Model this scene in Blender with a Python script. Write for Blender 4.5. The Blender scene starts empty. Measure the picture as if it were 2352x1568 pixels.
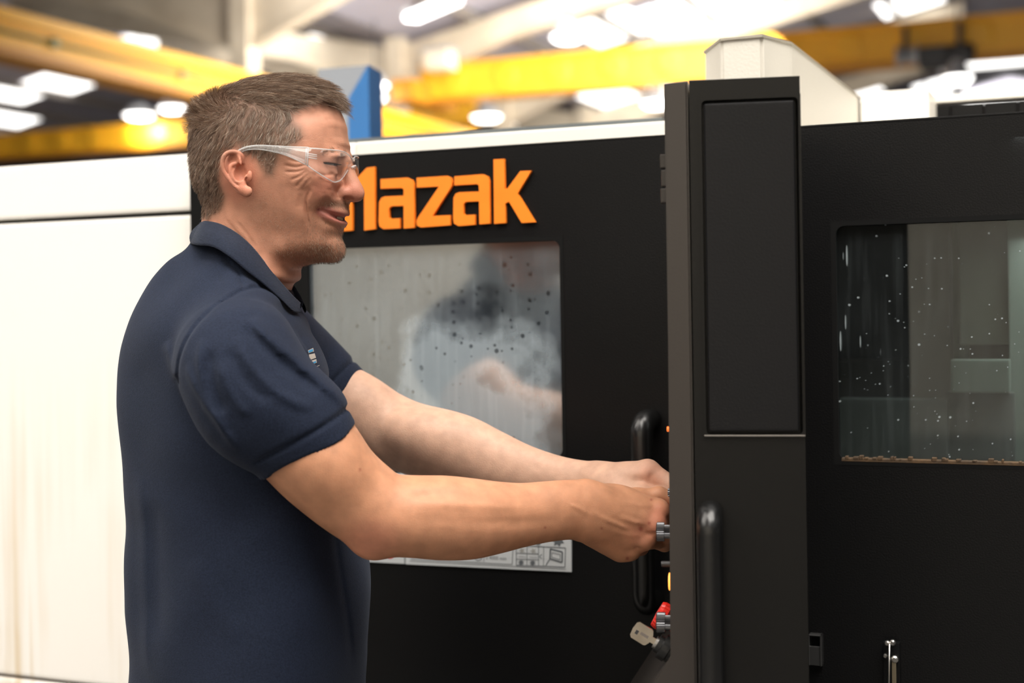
import bpy, bmesh, math, random
import numpy as np
from mathutils import Vector, Matrix

scene = bpy.context.scene
COL = scene.collection

# ------------------------------------------------------------------ camera
F = 3267.0                       # focal length in pixels of the 2352 wide frame (50 mm)
CX, CY = 1176.0, 715.0           # principal column, horizon row
RHO = math.radians(0.89)         # roll
CAMZ = 1.5
cam_data = bpy.data.cameras.new('camera')
cam = bpy.data.objects.new('camera', cam_data)
COL.objects.link(cam)
cam_data.sensor_width = 36.0
cam_data.lens = F * 36.0 / 2352.0
cam_data.shift_y = -(784.0 - CY) / 2352.0
cam_data.clip_start = 0.05
cam_data.clip_end = 300
cam.matrix_world = Matrix.Translation((0, 0, CAMZ)) @ Matrix.Rotation(math.radians(90), 4, 'X') @ Matrix.Rotation(-RHO, 4, 'Z')
cam_data.dof.use_dof = True
cam_data.dof.focus_distance = 1.80
cam_data.dof.aperture_fstop = 2.8
cam_data.dof.aperture_blades = 9
scene.camera = cam

# ------------------------------------------------------------------ world, lights, exposure
world = bpy.data.worlds.new('world')
scene.world = world
world.use_nodes = True
wn = world.node_tree.nodes
wn['Background'].inputs[0].default_value = (1.0, 0.95, 0.88, 1)
wn['Background'].inputs[1].default_value = 0.20

def area_light(name, loc, size, sizey, power, color, target):
    d = bpy.data.lights.new(name, 'AREA')
    d.shape = 'RECTANGLE'; d.size = size; d.size_y = sizey
    d.energy = power; d.color = color
    o = bpy.data.objects.new(name, d)
    COL.objects.link(o)
    o.location = loc
    o.rotation_euler = (Vector(target) - Vector(loc)).to_track_quat('-Z', 'Y').to_euler()
    return o
area_light('roof_light_front', (0.9, -0.5, 6.4), 4.5, 4, 640, (1.0, 0.95, 0.88), (-0.2, 2.0, 1.2))
area_light('roof_light_left', (-4.2, 0.4, 6.4), 4, 5, 380, (1.0, 0.94, 0.86), (-0.6, 2.0, 1.2))
area_light('roof_light_hall', (3.0, 26.0, 6.6), 14, 16, 6500, (1.0, 0.96, 0.9), (-3.0, 34.0, 0.0))

area_light('back_wall_fill', (-3.0, -7.0, 6.8), 14, 3, 1250, (1.0, 0.95, 0.87), (-5.5, -12.0, 2.2))  # added fill aimed at the unseen back wall, brightens the window reflection

scene.view_settings.view_transform = 'Standard'
scene.view_settings.look = 'None'
scene.view_settings.gamma = 1.0
scene.view_settings.use_curve_mapping = False
scene.view_settings.exposure = 0.0

scene.cycles.max_bounces = 6
scene.cycles.diffuse_bounces = 3
scene.cycles.glossy_bounces = 3
scene.cycles.transmission_bounces = 4
scene.cycles.transparent_max_bounces = 10

# ------------------------------------------------------------------ frames
CR, SR = math.cos(RHO), math.sin(RHO)
def unroll(u, v):
    a, b = u - CX, v - CY
    return (a * CR - b * SR, a * SR + b * CR)
def W(u, v, Y):
    """point of the place that the photograph shows at pixel (u, v), at distance Y"""
    du, dv = unroll(u, v)
    return Vector((du / F * Y, Y, CAMZ - dv / F * Y))
class Frame:
    """a set of axes turned by -theta about z: a along the front, b away from the camera"""
    def __init__(s, origin, deg):
        s.o = Vector(origin); s.t = math.radians(deg)
        s.c, s.s = math.cos(s.t), math.sin(s.t)
    def loc(s, p):
        d = Vector(p) - s.o
        return Vector((d.x * s.c - d.y * s.s, d.x * s.s + d.y * s.c, d.z))
    def at(s, u, v, b):
        """pixel ray meets the plane b = const; local coordinates"""
        du, dv = unroll(u, v)
        d = Vector((du / F, 1.0, -dv / F))
        cb = s.loc((0, 0, CAMZ))
        db = d.x * s.s + d.y * s.c
        k = (b - cb.y) / db
        return s.loc(Vector((0, 0, CAMZ)) + d * k)
    def ata(s, u, v, a):
        du, dv = unroll(u, v)
        d = Vector((du / F, 1.0, -dv / F))
        ca = s.loc((0, 0, CAMZ))
        da = d.x * s.c - d.y * s.s
        return s.loc(Vector((0, 0, CAMZ)) + d * ((a - ca.x) / da))
    def world(s, a, b, z):
        return Vector((s.o.x + a * s.c + b * s.s, s.o.y - a * s.s + b * s.c, s.o.z + z))
    def place(s, o):
        o.location = s.o; o.rotation_euler = (0, 0, -s.t)

# ------------------------------------------------------------------ materials
MATS = {}
def mat(name, color, rough=0.5, metal=0.0, spec=0.5, noise=None, bump=None, coat=0.0, emit=None, estr=0.0, alpha=None):
    """principled material; noise=(scale, second colour, amount), bump=(scale, strength)"""
    if name in MATS: return MATS[name]
    m = bpy.data.materials.new(name); m.use_nodes = True
    nt = m.node_tree; b = nt.nodes['Principled BSDF']
    b.inputs['Base Color'].default_value = (*color, 1)
    b.inputs['Roughness'].default_value = rough
    b.inputs['Metallic'].default_value = metal
    b.inputs['Specular IOR Level'].default_value = spec
    b.inputs['Coat Weight'].default_value = coat
    if emit:
        b.inputs['Emission Color'].default_value = (*emit, 1)
        b.inputs['Emission Strength'].default_value = estr
    if noise or bump:
        tc = nt.nodes.new('ShaderNodeTexCoord')
    if noise:
        n = nt.nodes.new('ShaderNodeTexNoise'); n.inputs['Scale'].default_value = noise[0]
        n.inputs['Detail'].default_value = 6
        nt.links.new(tc.outputs['Object'], n.inputs['Vector'])
        r = nt.nodes.new('ShaderNodeValToRGB')
        r.color_ramp.elements[0].position = 0.5 - 0.5 * (1 - noise[2]) * 0.6
        r.color_ramp.elements[1].position = 0.75
        r.color_ramp.elements[0].color = (*color, 1)
        r.color_ramp.elements[1].color = (*noise[1], 1)
        nt.links.new(n.outputs['Fac'], r.inputs['Fac'])
        nt.links.new(r.outputs['Color'], b.inputs['Base Color'])
    if bump:
        n2 = nt.nodes.new('ShaderNodeTexNoise'); n2.inputs['Scale'].default_value = bump[0]
        n2.inputs['Detail'].default_value = 3
        nt.links.new(tc.outputs['Object'], n2.inputs['Vector'])
        bp = nt.nodes.new('ShaderNodeBump'); bp.inputs['Strength'].default_value = bump[1]
        bp.inputs['Distance'].default_value = 0.001
        nt.links.new(n2.outputs['Fac'], bp.inputs['Height'])
        nt.links.new(bp.outputs['Normal'], b.inputs['Normal'])
    MATS[name] = m
    return m

def schlick(nt, ior):
    """reflectance of a clear sheet, the same from both sides"""
    f0 = ((ior - 1) / (ior + 1)) ** 2
    lw = nt.nodes.new('ShaderNodeLayerWeight'); lw.inputs['Blend'].default_value = 0.5
    pw = nt.nodes.new('ShaderNodeMath'); pw.operation = 'POWER'; pw.inputs[1].default_value = 5.0
    nt.links.new(lw.outputs['Facing'], pw.inputs[0])
    ma = nt.nodes.new('ShaderNodeMath'); ma.operation = 'MULTIPLY_ADD'; ma.inputs[1].default_value = 1 - f0; ma.inputs[2].default_value = f0
    nt.links.new(pw.outputs[0], ma.inputs[0]); return ma.outputs[0]

# ------------------------------------------------------------------ objects
def tag(o, label=None, cat=None, group=None, kind=None):
    if label: o['label'] = label
    if cat: o['category'] = cat
    if group: o['group'] = group
    if kind: o['kind'] = kind
    return o
def empty(name, loc=(0, 0, 0), rz=0.0, parent=None):
    o = bpy.data.objects.new(name, None); COL.objects.link(o)
    o.location = loc; o.rotation_euler = (0, 0, rz); o.parent = parent
    o.empty_display_size = 0.1
    return o
def link(name, me, m=None, parent=None, smooth=False):
    if m is not None: me.materials.append(m)
    if smooth:
        me.polygons.foreach_set('use_smooth', [True] * len(me.polygons))
    o = bpy.data.objects.new(name, me); COL.objects.link(o); o.parent = parent
    return o
def meshobj(name, verts, faces, m=None, parent=None, smooth=False):
    me = bpy.data.meshes.new(name)
    me.from_pydata([tuple(v) for v in verts], [], [tuple(f) for f in faces]); me.update()
    return link(name, me, m, parent, smooth)
def bmobj(name, bm, m=None, parent=None, smooth=False, recalc=True):
    if recalc: bmesh.ops.recalc_face_normals(bm, faces=bm.faces)
    me = bpy.data.meshes.new(name); bm.to_mesh(me); bm.free()
    return link(name, me, m, parent, smooth)
def add_box(bm, lo, hi, r=0.0, seg=2, M=None):
    b2 = bmesh.new()
    bmesh.ops.create_cube(b2, size=1.0)
    for v in b2.verts:
        v.co = Vector([(lo[i] + hi[i]) / 2 + v.co[i] * (hi[i] - lo[i]) for i in range(3)])
    if r > 0:
        bmesh.ops.bevel(b2, geom=list(b2.edges), offset=r, segments=seg, profile=0.7, affect='EDGES')
    if M is not None: bmesh.ops.transform(b2, matrix=M, verts=b2.verts)
    me = bpy.data.meshes.new('t'); b2.to_mesh(me); b2.free(); bm.from_mesh(me); bpy.data.meshes.remove(me)
def box(name, lo, hi, m, parent=None, r=0.0, seg=2):
    bm = bmesh.new(); add_box(bm, lo, hi, r, seg); return bmobj(name, bm, m, parent)
def add_tube(bm, pts, rad, n=16, cap=True):
    """swept tube; rad may be a list"""
    pts = [Vector(p) for p in pts]
    rr = rad if isinstance(rad, (list, tuple)) else [rad] * len(pts)
    rings = []; up = None
    for i, p in enumerate(pts):
        t = (pts[min(i + 1, len(pts) - 1)] - pts[max(i - 1, 0)]).normalized()
        if up is None:
            up = Vector((0, 0, 1)) if abs(t.z) < 0.9 else Vector((1, 0, 0))
        x = t.cross(up).normalized(); up = x.cross(t).normalized()
        rings.append([bm.verts.new(p + (x * math.cos(2 * math.pi * k / n) + up * math.sin(2 * math.pi * k / n)) * rr[i]) for k in range(n)])
    for A, B in zip(rings, rings[1:]):
        for k in range(n):
            bm.faces.new((A[k], A[(k + 1) % n], B[(k + 1) % n], B[k]))
    if cap:
        bm.faces.new(rings[0][::-1]); bm.faces.new(rings[-1])
def tube(name, pts, rad, m, parent=None, n=16, smooth=True):
    bm = bmesh.new(); add_tube(bm, pts, rad, n); return bmobj(name, bm, m, parent, smooth)
def add_lathe(bm, prof, M, n=32, ribs=0, ribd=0.0):
    """profile [(r, h)] turned about the z axis of M; ribs cut into the rim"""
    rings = []
    for r, h in prof:
        ring = []
        for k in range(n):
            t = 2 * math.pi * k / n
            q = r
            if ribs and r > 1e-5: q = r - ribd * (0.5 + 0.5 * math.cos(ribs * t))
            ring.append(bm.verts.new(M @ Vector((q * math.cos(t), q * math.sin(t), h))))
        rings.append(ring)
    for A, B in zip(rings, rings[1:]):
        for k in range(n): bm.faces.new((A[k], A[(k + 1) % n], B[(k + 1) % n], B[k]))
    bm.faces.new(rings[0][::-1]); bm.faces.new(rings[-1])
def axis_matrix(origin, axis):
    q = Vector(axis).normalized().to_track_quat('Z', 'Y')
    return Matrix.Translation(Vector(origin)) @ q.to_matrix().to_4x4()
def lathe(name, prof, origin, axis, m, parent=None, n=32, ribs=0, ribd=0.0, smooth=False):
    bm = bmesh.new(); add_lathe(bm, prof, axis_matrix(origin, axis), n, ribs, ribd)
    return bmobj(name, bm, m, parent, smooth)
def slab(name, poly, b0, b1, m, parent=None, bev=0.0):
    """polygon [(a, z)] in the front plane, from depth b0 (near) to b1"""
    bm = bmesh.new()
    A = [bm.verts.new((a, b0, z)) for a, z in poly]
    f = bm.faces.new(A)
    r = bmesh.ops.extrude_face_region(bm, geom=[f])
    vs = [g for g in r['geom'] if isinstance(g, bmesh.types.BMVert)]
    for v in vs: v.co.y = b1
    if bev > 0:
        es = [e for e in bm.edges if all(abs(v.co.y - b0) < 1e-6 for v in e.verts)]
        bmesh.ops.bevel(bm, geom=es, offset=bev, segments=2, affect='EDGES')
    bmesh.ops.triangulate(bm, faces=[g for g in bm.faces if len(g.verts) > 4])
    return bmobj(name, bm, m, parent)
def rrect(a0, a1, z0, z1, r, n=5):
    pts = []
    for (cx, cz, t0) in ((a1 - r, z1 - r, 0), (a0 + r, z1 - r, 90), (a0 + r, z0 + r, 180), (a1 - r, z0 + r, 270)):
        for k in range(n + 1):
            t = math.radians(t0 + 90 * k / n)
            pts.append((cx + r * math.cos(t), cz + r * math.sin(t)))
    return pts
def frame_panel(name, outer, inner, r, b0, b1, m, parent=None, n=5, bev=0.0):
    """a rectangular plate with a rounded rectangular opening"""
    a0, a1, z0, z1 = outer
    ip = rrect(*inner, r, n)
    op = []
    for k, p in enumerate(ip):
        q = k // (n + 1)
        op.append([(a1, z1), (a0, z1), (a0, z0), (a1, z0)][q])
    N = len(ip)
    V, Fc = [], []
    def ring(pts, b):
        s = len(V); V.extend([(p[0], b, p[1]) for p in pts]); return s
    io = ring(ip, b0); oo = ring(op, b0); ib = ring(ip, b1); ob = ring(op, b1)
    for k in range(N):
        j = (k + 1) % N
        same = op[k] == op[j]
        Fc.append((io + k, io + j, oo + k) if same else (io + k, io + j, oo + j, oo + k))
        Fc.append((io + k, ib + k, ib + j, io + j))
        if not same: Fc.append((oo + k, oo + j, ob + j, ob + k))
        Fc.append((ib + k, ob + k, ib + j) if same else (ib + k, ob + k, ob + j, ib + j))
    bm = bmesh.new()
    vs = [bm.verts.new(v) for v in V]
    for fc in Fc: bm.faces.new([vs[i] for i in fc])
    bmesh.ops.remove_doubles(bm, verts=bm.verts, dist=1e-6)
    return bmobj(name, bm, m, parent)
def copy_tree(o, parent=None):
    c = o.copy(); COL.objects.link(c); c.parent = parent
    for ch in list(o.children): copy_tree(ch, c)
    return c

# ================================================================== the hall
TH = 23.0
HF = Frame((0, 0, 0), TH)
def hall(o):
    HF.place(o); return o
m_conc = mat('concrete', (0.14, 0.135, 0.13), 0.6, noise=(1.5, (0.11, 0.105, 0.10), 0.5))
m_sheet = mat('roof_sheet', (0.50, 0.48, 0.56), 0.6, noise=(0.25, (0.34, 0.33, 0.38), 0.3))
m_cream = mat('cream_steel', (0.80, 0.70, 0.55), 0.55, noise=(0.8, (0.5, 0.42, 0.31), 0.4))
m_purlin = mat('purlin_steel', (0.22, 0.19, 0.17), 0.6, noise=(2.0, (0.17, 0.15, 0.13), 0.4))
m_wall = mat('wall_sheet', (0.52, 0.42, 0.30), 0.7, noise=(0.2, (0.35, 0.27, 0.19), 0.3))
m_yel = mat('crane_yellow', (0.90, 0.46, 0.02), 0.45, noise=(0.6, (0.82, 0.40, 0.015), 0.4))
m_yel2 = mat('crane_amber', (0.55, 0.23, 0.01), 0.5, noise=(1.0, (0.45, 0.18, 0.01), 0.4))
m_green = mat('conduit_green', (0.16, 0.22, 0.10), 0.5)
m_dark = mat('dark_steel', (0.03, 0.03, 0.032), 0.45)
m_grey = mat('grey_steel', (0.33, 0.34, 0.36), 0.45)
m_sky = mat('skylight', (0.9, 0.9, 0.9), 0.6, emit=(1.0, 0.97, 0.93), estr=3.2)
m_lamp = mat('lamp_glow', (0.9, 0.9, 0.9), 0.6, emit=(1.0, 0.97, 0.94), estr=6.0)

fl = meshobj('floor', [(-90, -30, 0), (45, -30, 0), (45, 80, 0), (-90, 80, 0)], [(0, 1, 2, 3)], m_conc)
hall(tag(fl, kind='structure'))

# roof: bays run away from the machine, valleys at AV + 22 k, ridges half way
p = HF.at(912, 140, 28.0)
AV, ZV = p.x, p.z
HALF, SLOPE = 11.0, math.tan(math.radians(12.0))
def roof_z(a):
    r = (a - AV) % (2 * HALF)
    return ZV + 0.55 + SLOPE * (r if r < HALF else 2 * HALF - r)
B0, B1 = -26.0, 78.0
ceil = empty('ceiling'); hall(tag(ceil, kind='structure'))
k = 0
for i in range(-6, 6):
    a0 = AV + HALF * i; a1 = a0 + HALF
    z0, z1 = roof_z(a0 + 1e-6), roof_z(a1 - 1e-6)
    meshobj('roof_slope', [(a0, B0, z0), (a1, B0, z1), (a1, B1, z1), (a0, B1, z0),
                           (a0, B0, z0 + .1), (a1, B0, z1 + .1), (a1, B1, z1 + .1), (a0, B1, z0 + .1)],
            [(0, 1, 2, 3), (7, 6, 5, 4), (0, 4, 5, 1), (1, 5, 6, 2), (2, 6, 7, 3), (3, 7, 4, 0)], m_sheet, ceil)
    if -4 <= i <= 1:
        for j in range(1, 6):
            a = a0 + HALF * j / 6.0; z = roof_z(a)
            box('purlin', (a - .05, 10.0, z - .24), (a + .05, B1, z - .002), m_purlin, ceil)
# skylights in the roof: a grid over the machines behind the camera, and those in view
def skylight(a, b, wa, wb):
    z0, z1 = roof_z(a - wa / 2) - .03, roof_z(a + wa / 2) - .03
    meshobj('skylight', [(a - wa / 2, b - wb / 2, z0), (a + wa / 2, b - wb / 2, z1), (a + wa / 2, b + wb / 2, z1), (a - wa / 2, b + wb / 2, z0),
                         (a - wa / 2, b - wb / 2, z0 + .02), (a + wa / 2, b - wb / 2, z1 + .02), (a + wa / 2, b + wb / 2, z1 + .02), (a - wa / 2, b + wb / 2, z0 + .02)],
            [(3, 2, 1, 0), (4, 5, 6, 7), (0, 1, 5, 4), (1, 2, 6, 5), (2, 3, 7, 6), (3, 0, 4, 7)], m_sky, ceil)
for i in (-2, -1, 0, 1, 2):
    for b in (-9, -3, 3, 9):
        skylight(AV + HALF * i + 5.5, b, 3.6, 2.0)
def roof_hit(u, v):
    b = 8.0
    while b < B1:
        q = HF.at(u, v, b)
        if q.z > roof_z(q.x): return q
        b += 0.1
    return q
for (u, v, wa, wb) in ((138, 188, 1.3, 2.3), (36, 212, 1.3, 2.0), (20, 268, 1.4, 2.4),
                       (245, 20, 2.6, 1.6), (385, 24, 1.6, 1.6), (372, 84, 1.9, 2.4), (550, 18, 1.7, 2.0), (612, 30, 1.7, 2.0),
                       (560, 88, 1.5, 2.4), (645, 82, 1.5, 2.4), (725, 92, 1.7, 2.6), (700, 128, 1.6, 1.8), (590, 128, 1.6, 1.6),
                       (1408, 62, 1.6, 2.6), (1548, 34, 1.7, 2.8), (1690, 4, 1.7, 2.8), (1530, 182, 4.6, 2.6),
                       (1262, 290, 2.0, 3.0), (2280, 112, 3.2, 3.0), (2310, 196, 3.2, 2.6), (2090, 4, 1.6, 2.0), (1980, 196, 1.2, 4.0), (2150, 205, 1.2, 4.0)):
    q = roof_hit(u, v)
    skylight(q.x, q.y, wa, wb)
wf = meshobj('wall_far', [(-90, B1 - .2, 0), (45, B1 - .2, 0), (45, B1 - .2, 13), (-90, B1 - .2, 13), (-90, B1, 0), (45, B1, 0), (45, B1, 13), (-90, B1, 13)],
             [(0, 1, 2, 3), (7, 6, 5, 4), (0, 4, 5, 1), (3, 2, 6, 7)], m_wall)
hall(tag(wf, kind='structure'))

m_wallb = mat('wall_back_sheet', (0.72, 0.68, 0.60), 0.7, noise=(0.3, (0.6, 0.55, 0.47), 0.3))
wb_ = meshobj('wall_back', [(-60, -13, 0), (45, -13, 0), (45, -13, 12), (-60, -13, 12), (-60, -13.2, 0), (45, -13.2, 0), (45, -13.2, 12), (-60, -13.2, 12)],
              [(3, 2, 1, 0), (4, 5, 6, 7), (1, 5, 4, 0), (7, 6, 2, 3)], m_wallb)
hall(tag(wb_, kind='structure'))

# portal frames: a column in the valley, rafters rising to both ridges
names = {22: 'nearest cream steel column cut off by the top edge, left of the frame with haunches',
         28: 'cream steel valley column carrying two haunched rafters behind the blue post',
         34: 'third cream steel column, small and dark under the right crane girder',
         40: 'fourth cream steel column far back in the row', 46: 'furthest cream steel column at the end of the row'}
for b in (22, 28, 34, 40, 46):
    e = empty('portal_frame'); hall(tag(e, names[b], 'column', 'steel frames in the roof valley'))
    box('column', (AV - .19, b - .2, 0), (AV + .19, b + .2, ZV + .5), m_cream, e)
    for s in (-1, 1):
        bm = bmesh.new()
        L = HALF - .1
        pr = [(0.12, ZV - .75), (2.6, ZV + 2.6 * SLOPE - .35), (L, ZV + L * SLOPE - .28), (L, ZV + L * SLOPE + .28), (0.0, ZV + .28)]
        for (b_0, b_1, pp) in ((b - .02, b + .02, pr), (b - .14, b + .14, [pr[0], pr[1], pr[2], (L, pr[2][1] + .05), (2.6, pr[1][1] + .05), (0.12, pr[0][1] + .06)])):
            A = [bm.verts.new((AV + s * x, b_0, z)) for x, z in pp]; B = [bm.verts.new((AV + s * x, b_1, z)) for x, z in pp]
            bm.faces.new(A); bm.faces.new(B[::-1])
            for q in range(len(pp)): bm.faces.new((A[q], A[(q + 1) % len(pp)], B[(q + 1) % len(pp)], B[q]))
        bmobj('rafter', bm, m_cream, e)

# crane runway beam, running away along the columns
AR = AV + 0.62
def runway_z(u, v): return HF.ata(u, v, AR).z
ZT = runway_z(300, 104); ZB = runway_z(300, 203)
e = empty('crane_runway_beam'); hall(tag(e, 'long yellow crane runway beam receding from the top left behind the head', 'crane beam'))
box('web', (AR - .14, 8, ZB + .1), (AR + .14, 50, ZT - .16), m_yel, e)
box('top_flange', (AR - .22, 8, ZT - .16), (AR + .24, 50, ZT), m_yel, e)
box('bottom_flange', (AR - .24, 8, ZB), (AR + .34, 50, ZB + .12), m_yel2, e)
box('rail', (AR - .04, 8, ZT), (AR + .04, 50, ZT + .07), m_dark, e)
tube('conduit', [(AR + .18, 8, ZB + .36), (AR + .18, 50, ZB + .36)], .03, m_green, e, 8)
for b in range(10, 50, 3): box('conduit_clip', (AR + .13, b - .06, ZB + .3), (AR + .23, b + .06, ZB + .42), m_green, e)
for b in (22, 28, 34, 40, 46): box('bracket', (AV - .02, b - .15, ZB - .35), (AR + .2, b + .15, ZB), m_yel2, e)

def bridge(b, a0, a1, ztop, zbot, label):
    e = empty('crane_bridge_girder'); hall(tag(e, label, 'crane beam'))
    box('web', (a0, b - .18, zbot + .08), (a1, b + .18, ztop - .06), m_yel, e)
    box('top_flange', (a0, b - .26, ztop - .06), (a1, b + .26, ztop), m_yel, e)
    box('bottom_flange', (a0, b - .26, zbot), (a1, b + .26, zbot + .08), m_yel2, e)
    box('end_carriage', (a0 - .25, b - 1.1, zbot - .05), (a0 + .25, b + 1.1, zbot + .4), m_yel2, e)
    n = int((a1 - a0) / 1.2)
    for k in range(n):
        a = a0 + .8 + k * 1.2
        lathe('bolt_boss', [(.0, 0), (.30, 0), (.30, .02), (.22, .04), (0.0, .04)], (a, b - .18, (zbot + ztop) / 2 + .05), (0, -1, 0), m_yel, e, 16)
    return e
zb = HF.at(1500, 195, 27.8).z; zt = HF.at(1500, 103, 27.8).z
bridge(28.0, AR + .05, 9.0, zt, zb, 'long yellow crane bridge girder spanning the hall above the white machine top')
zb = HF.at(200, 352, 33.2).z; zt = HF.at(200, 292, 33.2).z
bridge(33.4, AV - 23.0, AR - 1.2, zt, zb, 'yellow crane girder low at the left above the white machine casing')
box_e = empty('girder_end_box'); hall(tag(box_e, 'pale grey box at the left end of the yellow bridge girder', 'box'))
q0 = HF.at(985, 165, 27.4); q1 = HF.at(1042, 118, 27.4)
box('housing', (q0.x, 27.1, q0.z), (q1.x, 27.6, q1.z), m_cream, box_e, .03)
box('lid', (q0.x - .03, 27.05, q1.z), (q1.x + .03, 27.65, q1.z + .06), m_grey, box_e, .01)

# hoist under the bridge girder
h = HF.at(2150, 125, 27.75)
e = empty('crane_hoist'); hall(tag(e, 'dark electric hoist hanging from the yellow girder at top right', 'hoist'))
bm = bmesh.new(); add_box(bm, (h.x - .3, 27.45, h.z - .25), (h.x + .22, 28.05, h.z + .12), .04); bmobj('gearbox', bm, m_dark, e)
lathe('motor', [(0, 0), (.17, 0), (.19, .03), (.19, .42), (.13, .5), (0, .5)], (h.x + .2, 27.75, h.z - .02), (1, 0, 0), m_dark, e, 20)
lathe('rope_drum', [(0, 0), (.2, 0), (.2, .03), (.15, .04), (.15, .36), (.2, .37), (.2, .4), (0, .4)], (h.x - .72, 27.75, h.z + .02), (1, 0, 0), m_grey, e, 20)
for da in (-.55, .45):
    box('trolley_plate', (h.x + da - .04, 27.55, h.z - .1), (h.x + da + .04, 27.95, h.z + .55), m_dark, e, .01)
tube('rope', [(h.x - .2, 27.75, h.z - .2), (h.x - .2, 27.75, h.z - .75)], .02, m_dark, e, 8)
bm = bmesh.new(); add_box(bm, (h.x - .34, 27.63, h.z - 1.0), (h.x - .06, 27.87, h.z - .72), .05); bmobj('hook_block', bm, m_dark, e)

# hanging lamps
def hall_lamp(u, v, Y, r, label, watt=14):
    c = W(u, v, Y)
    e = empty('hall_lamp', c); tag(e, label, 'lamp', 'lamps hanging in the hall')
    lathe('diffuser', [(0, -.10), (r * .7, -.09), (r, -.02), (r, .0), (0, .0)], (0, 0, 0), (0, 0, 1), m_lamp, e, 24, smooth=True)
    lathe('reflector', [(r * 1.04, 0), (r * 1.02, .06), (r * .6, .22), (r * .35, .3), (0, .3)], (0, 0, 0), (0, 0, 1), m_grey, e, 24)
    d = bpy.data.lights.new('lamp_bulb', 'POINT'); d.energy = watt; d.shadow_soft_size = .2; d.color = (1.0, .95, .88)
    bo = bpy.data.objects.new('lamp_bulb', d); COL.objects.link(bo); bo.parent = e; bo.location = (0, 0, -.4)
    l = HF.loc(c)
    tube('hanging_rod', [(0, 0, .3), (0, 0, max(.5, roof_z(l.x) - c.z))], .015, m_dark, e, 6)
for a in ((862, 196, 30, .27, 'round white lamp glowing just right of the blue post'),
          (1117, 268, 33, .34, 'wide glowing lamp over the machine top, midway under the yellow girder'),
          (1165, 288, 38, .22, 'small dim lamp just right of the wide lamp under the girder'),
          (1303, 84, 27, .30, 'round lamp above the yellow bridge girder, below the roof lights'),
          (1508, 236, 30, .30, 'glowing lamp cut by the tall black control panel'),
          (2200, 178, 23.5, .23, 'glowing lamp under the dark hoist at right'),
          (868, 222, 36, .24, 'faint lamp just below the round lamp by the blue post'),
          (320, 264, 40, .42, 'wide lamp in the far left bay, left of the man\'s hair', 130),
          (395, 248, 38, .34, 'lamp in the far left bay touching the back of the man\'s hair', 90)):
    hall_lamp(*a)
c = W(993, 14, 22)
e = empty('strip_light', c, math.radians(-60)); tag(e, 'long white strip light at the top edge above the haunched rafters', 'lamp')
bm = bmesh.new(); add_box(bm, (-.75, -.13, -.1), (.75, .13, 0), .04, 3); bmobj('diffuser', bm, m_lamp, e)
box('housing', (-.78, -.15, 0), (.78, .15, .07), m_grey, e, .01)
for s in (-.5, .5):
    tube('hanging_rod', [(s, 0, .06), (s, 0, 2.4)], .012, m_dark, e, 6)

# ================================================================== the machine
D0 = 2.17
MF = Frame((0, D0, 0), TH)
m_white = mat('white_paint', (0.86, 0.83, 0.77), 0.42, bump=(180, 0.12), noise=(3.0, (0.80, 0.75, 0.66), 0.2))
m_black = mat('black_powder_coat', (0.0045, 0.0045, 0.0048), 0.38, spec=.17, bump=(420, 0.35))
m_rubber = mat('black_rubber', (0.004, 0.004, 0.004), 0.8, spec=.15)
m_void = mat('dark_inside', (0.012, 0.012, 0.012), 0.8)
m_orange = mat('orange_plastic', (1.0, 0.25, 0.015), 0.4, noise=(30, (0.97, 0.23, 0.012), 0.3))
m_sign = mat('plate_white', (0.55, 0.57, 0.58), 0.4, noise=(8, (0.47, 0.49, 0.5), 0.3))
m_ink = mat('plate_ink', (0.10, 0.11, 0.12), 0.5)
m_red = mat('plate_red', (0.6, 0.05, 0.06), 0.5)
m_plastic = mat('black_gloss_plastic', (0.006, 0.006, 0.006), 0.27, bump=(60, 0.1))
m_steel = mat('bright_steel', (0.55, 0.53, 0.5), 0.3, 1.0)
m_rust = mat('rusty_sill', (0.10, 0.055, 0.022), 0.8, noise=(60, (0.03, 0.02, 0.012), 0.5), bump=(200, 0.6))

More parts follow.
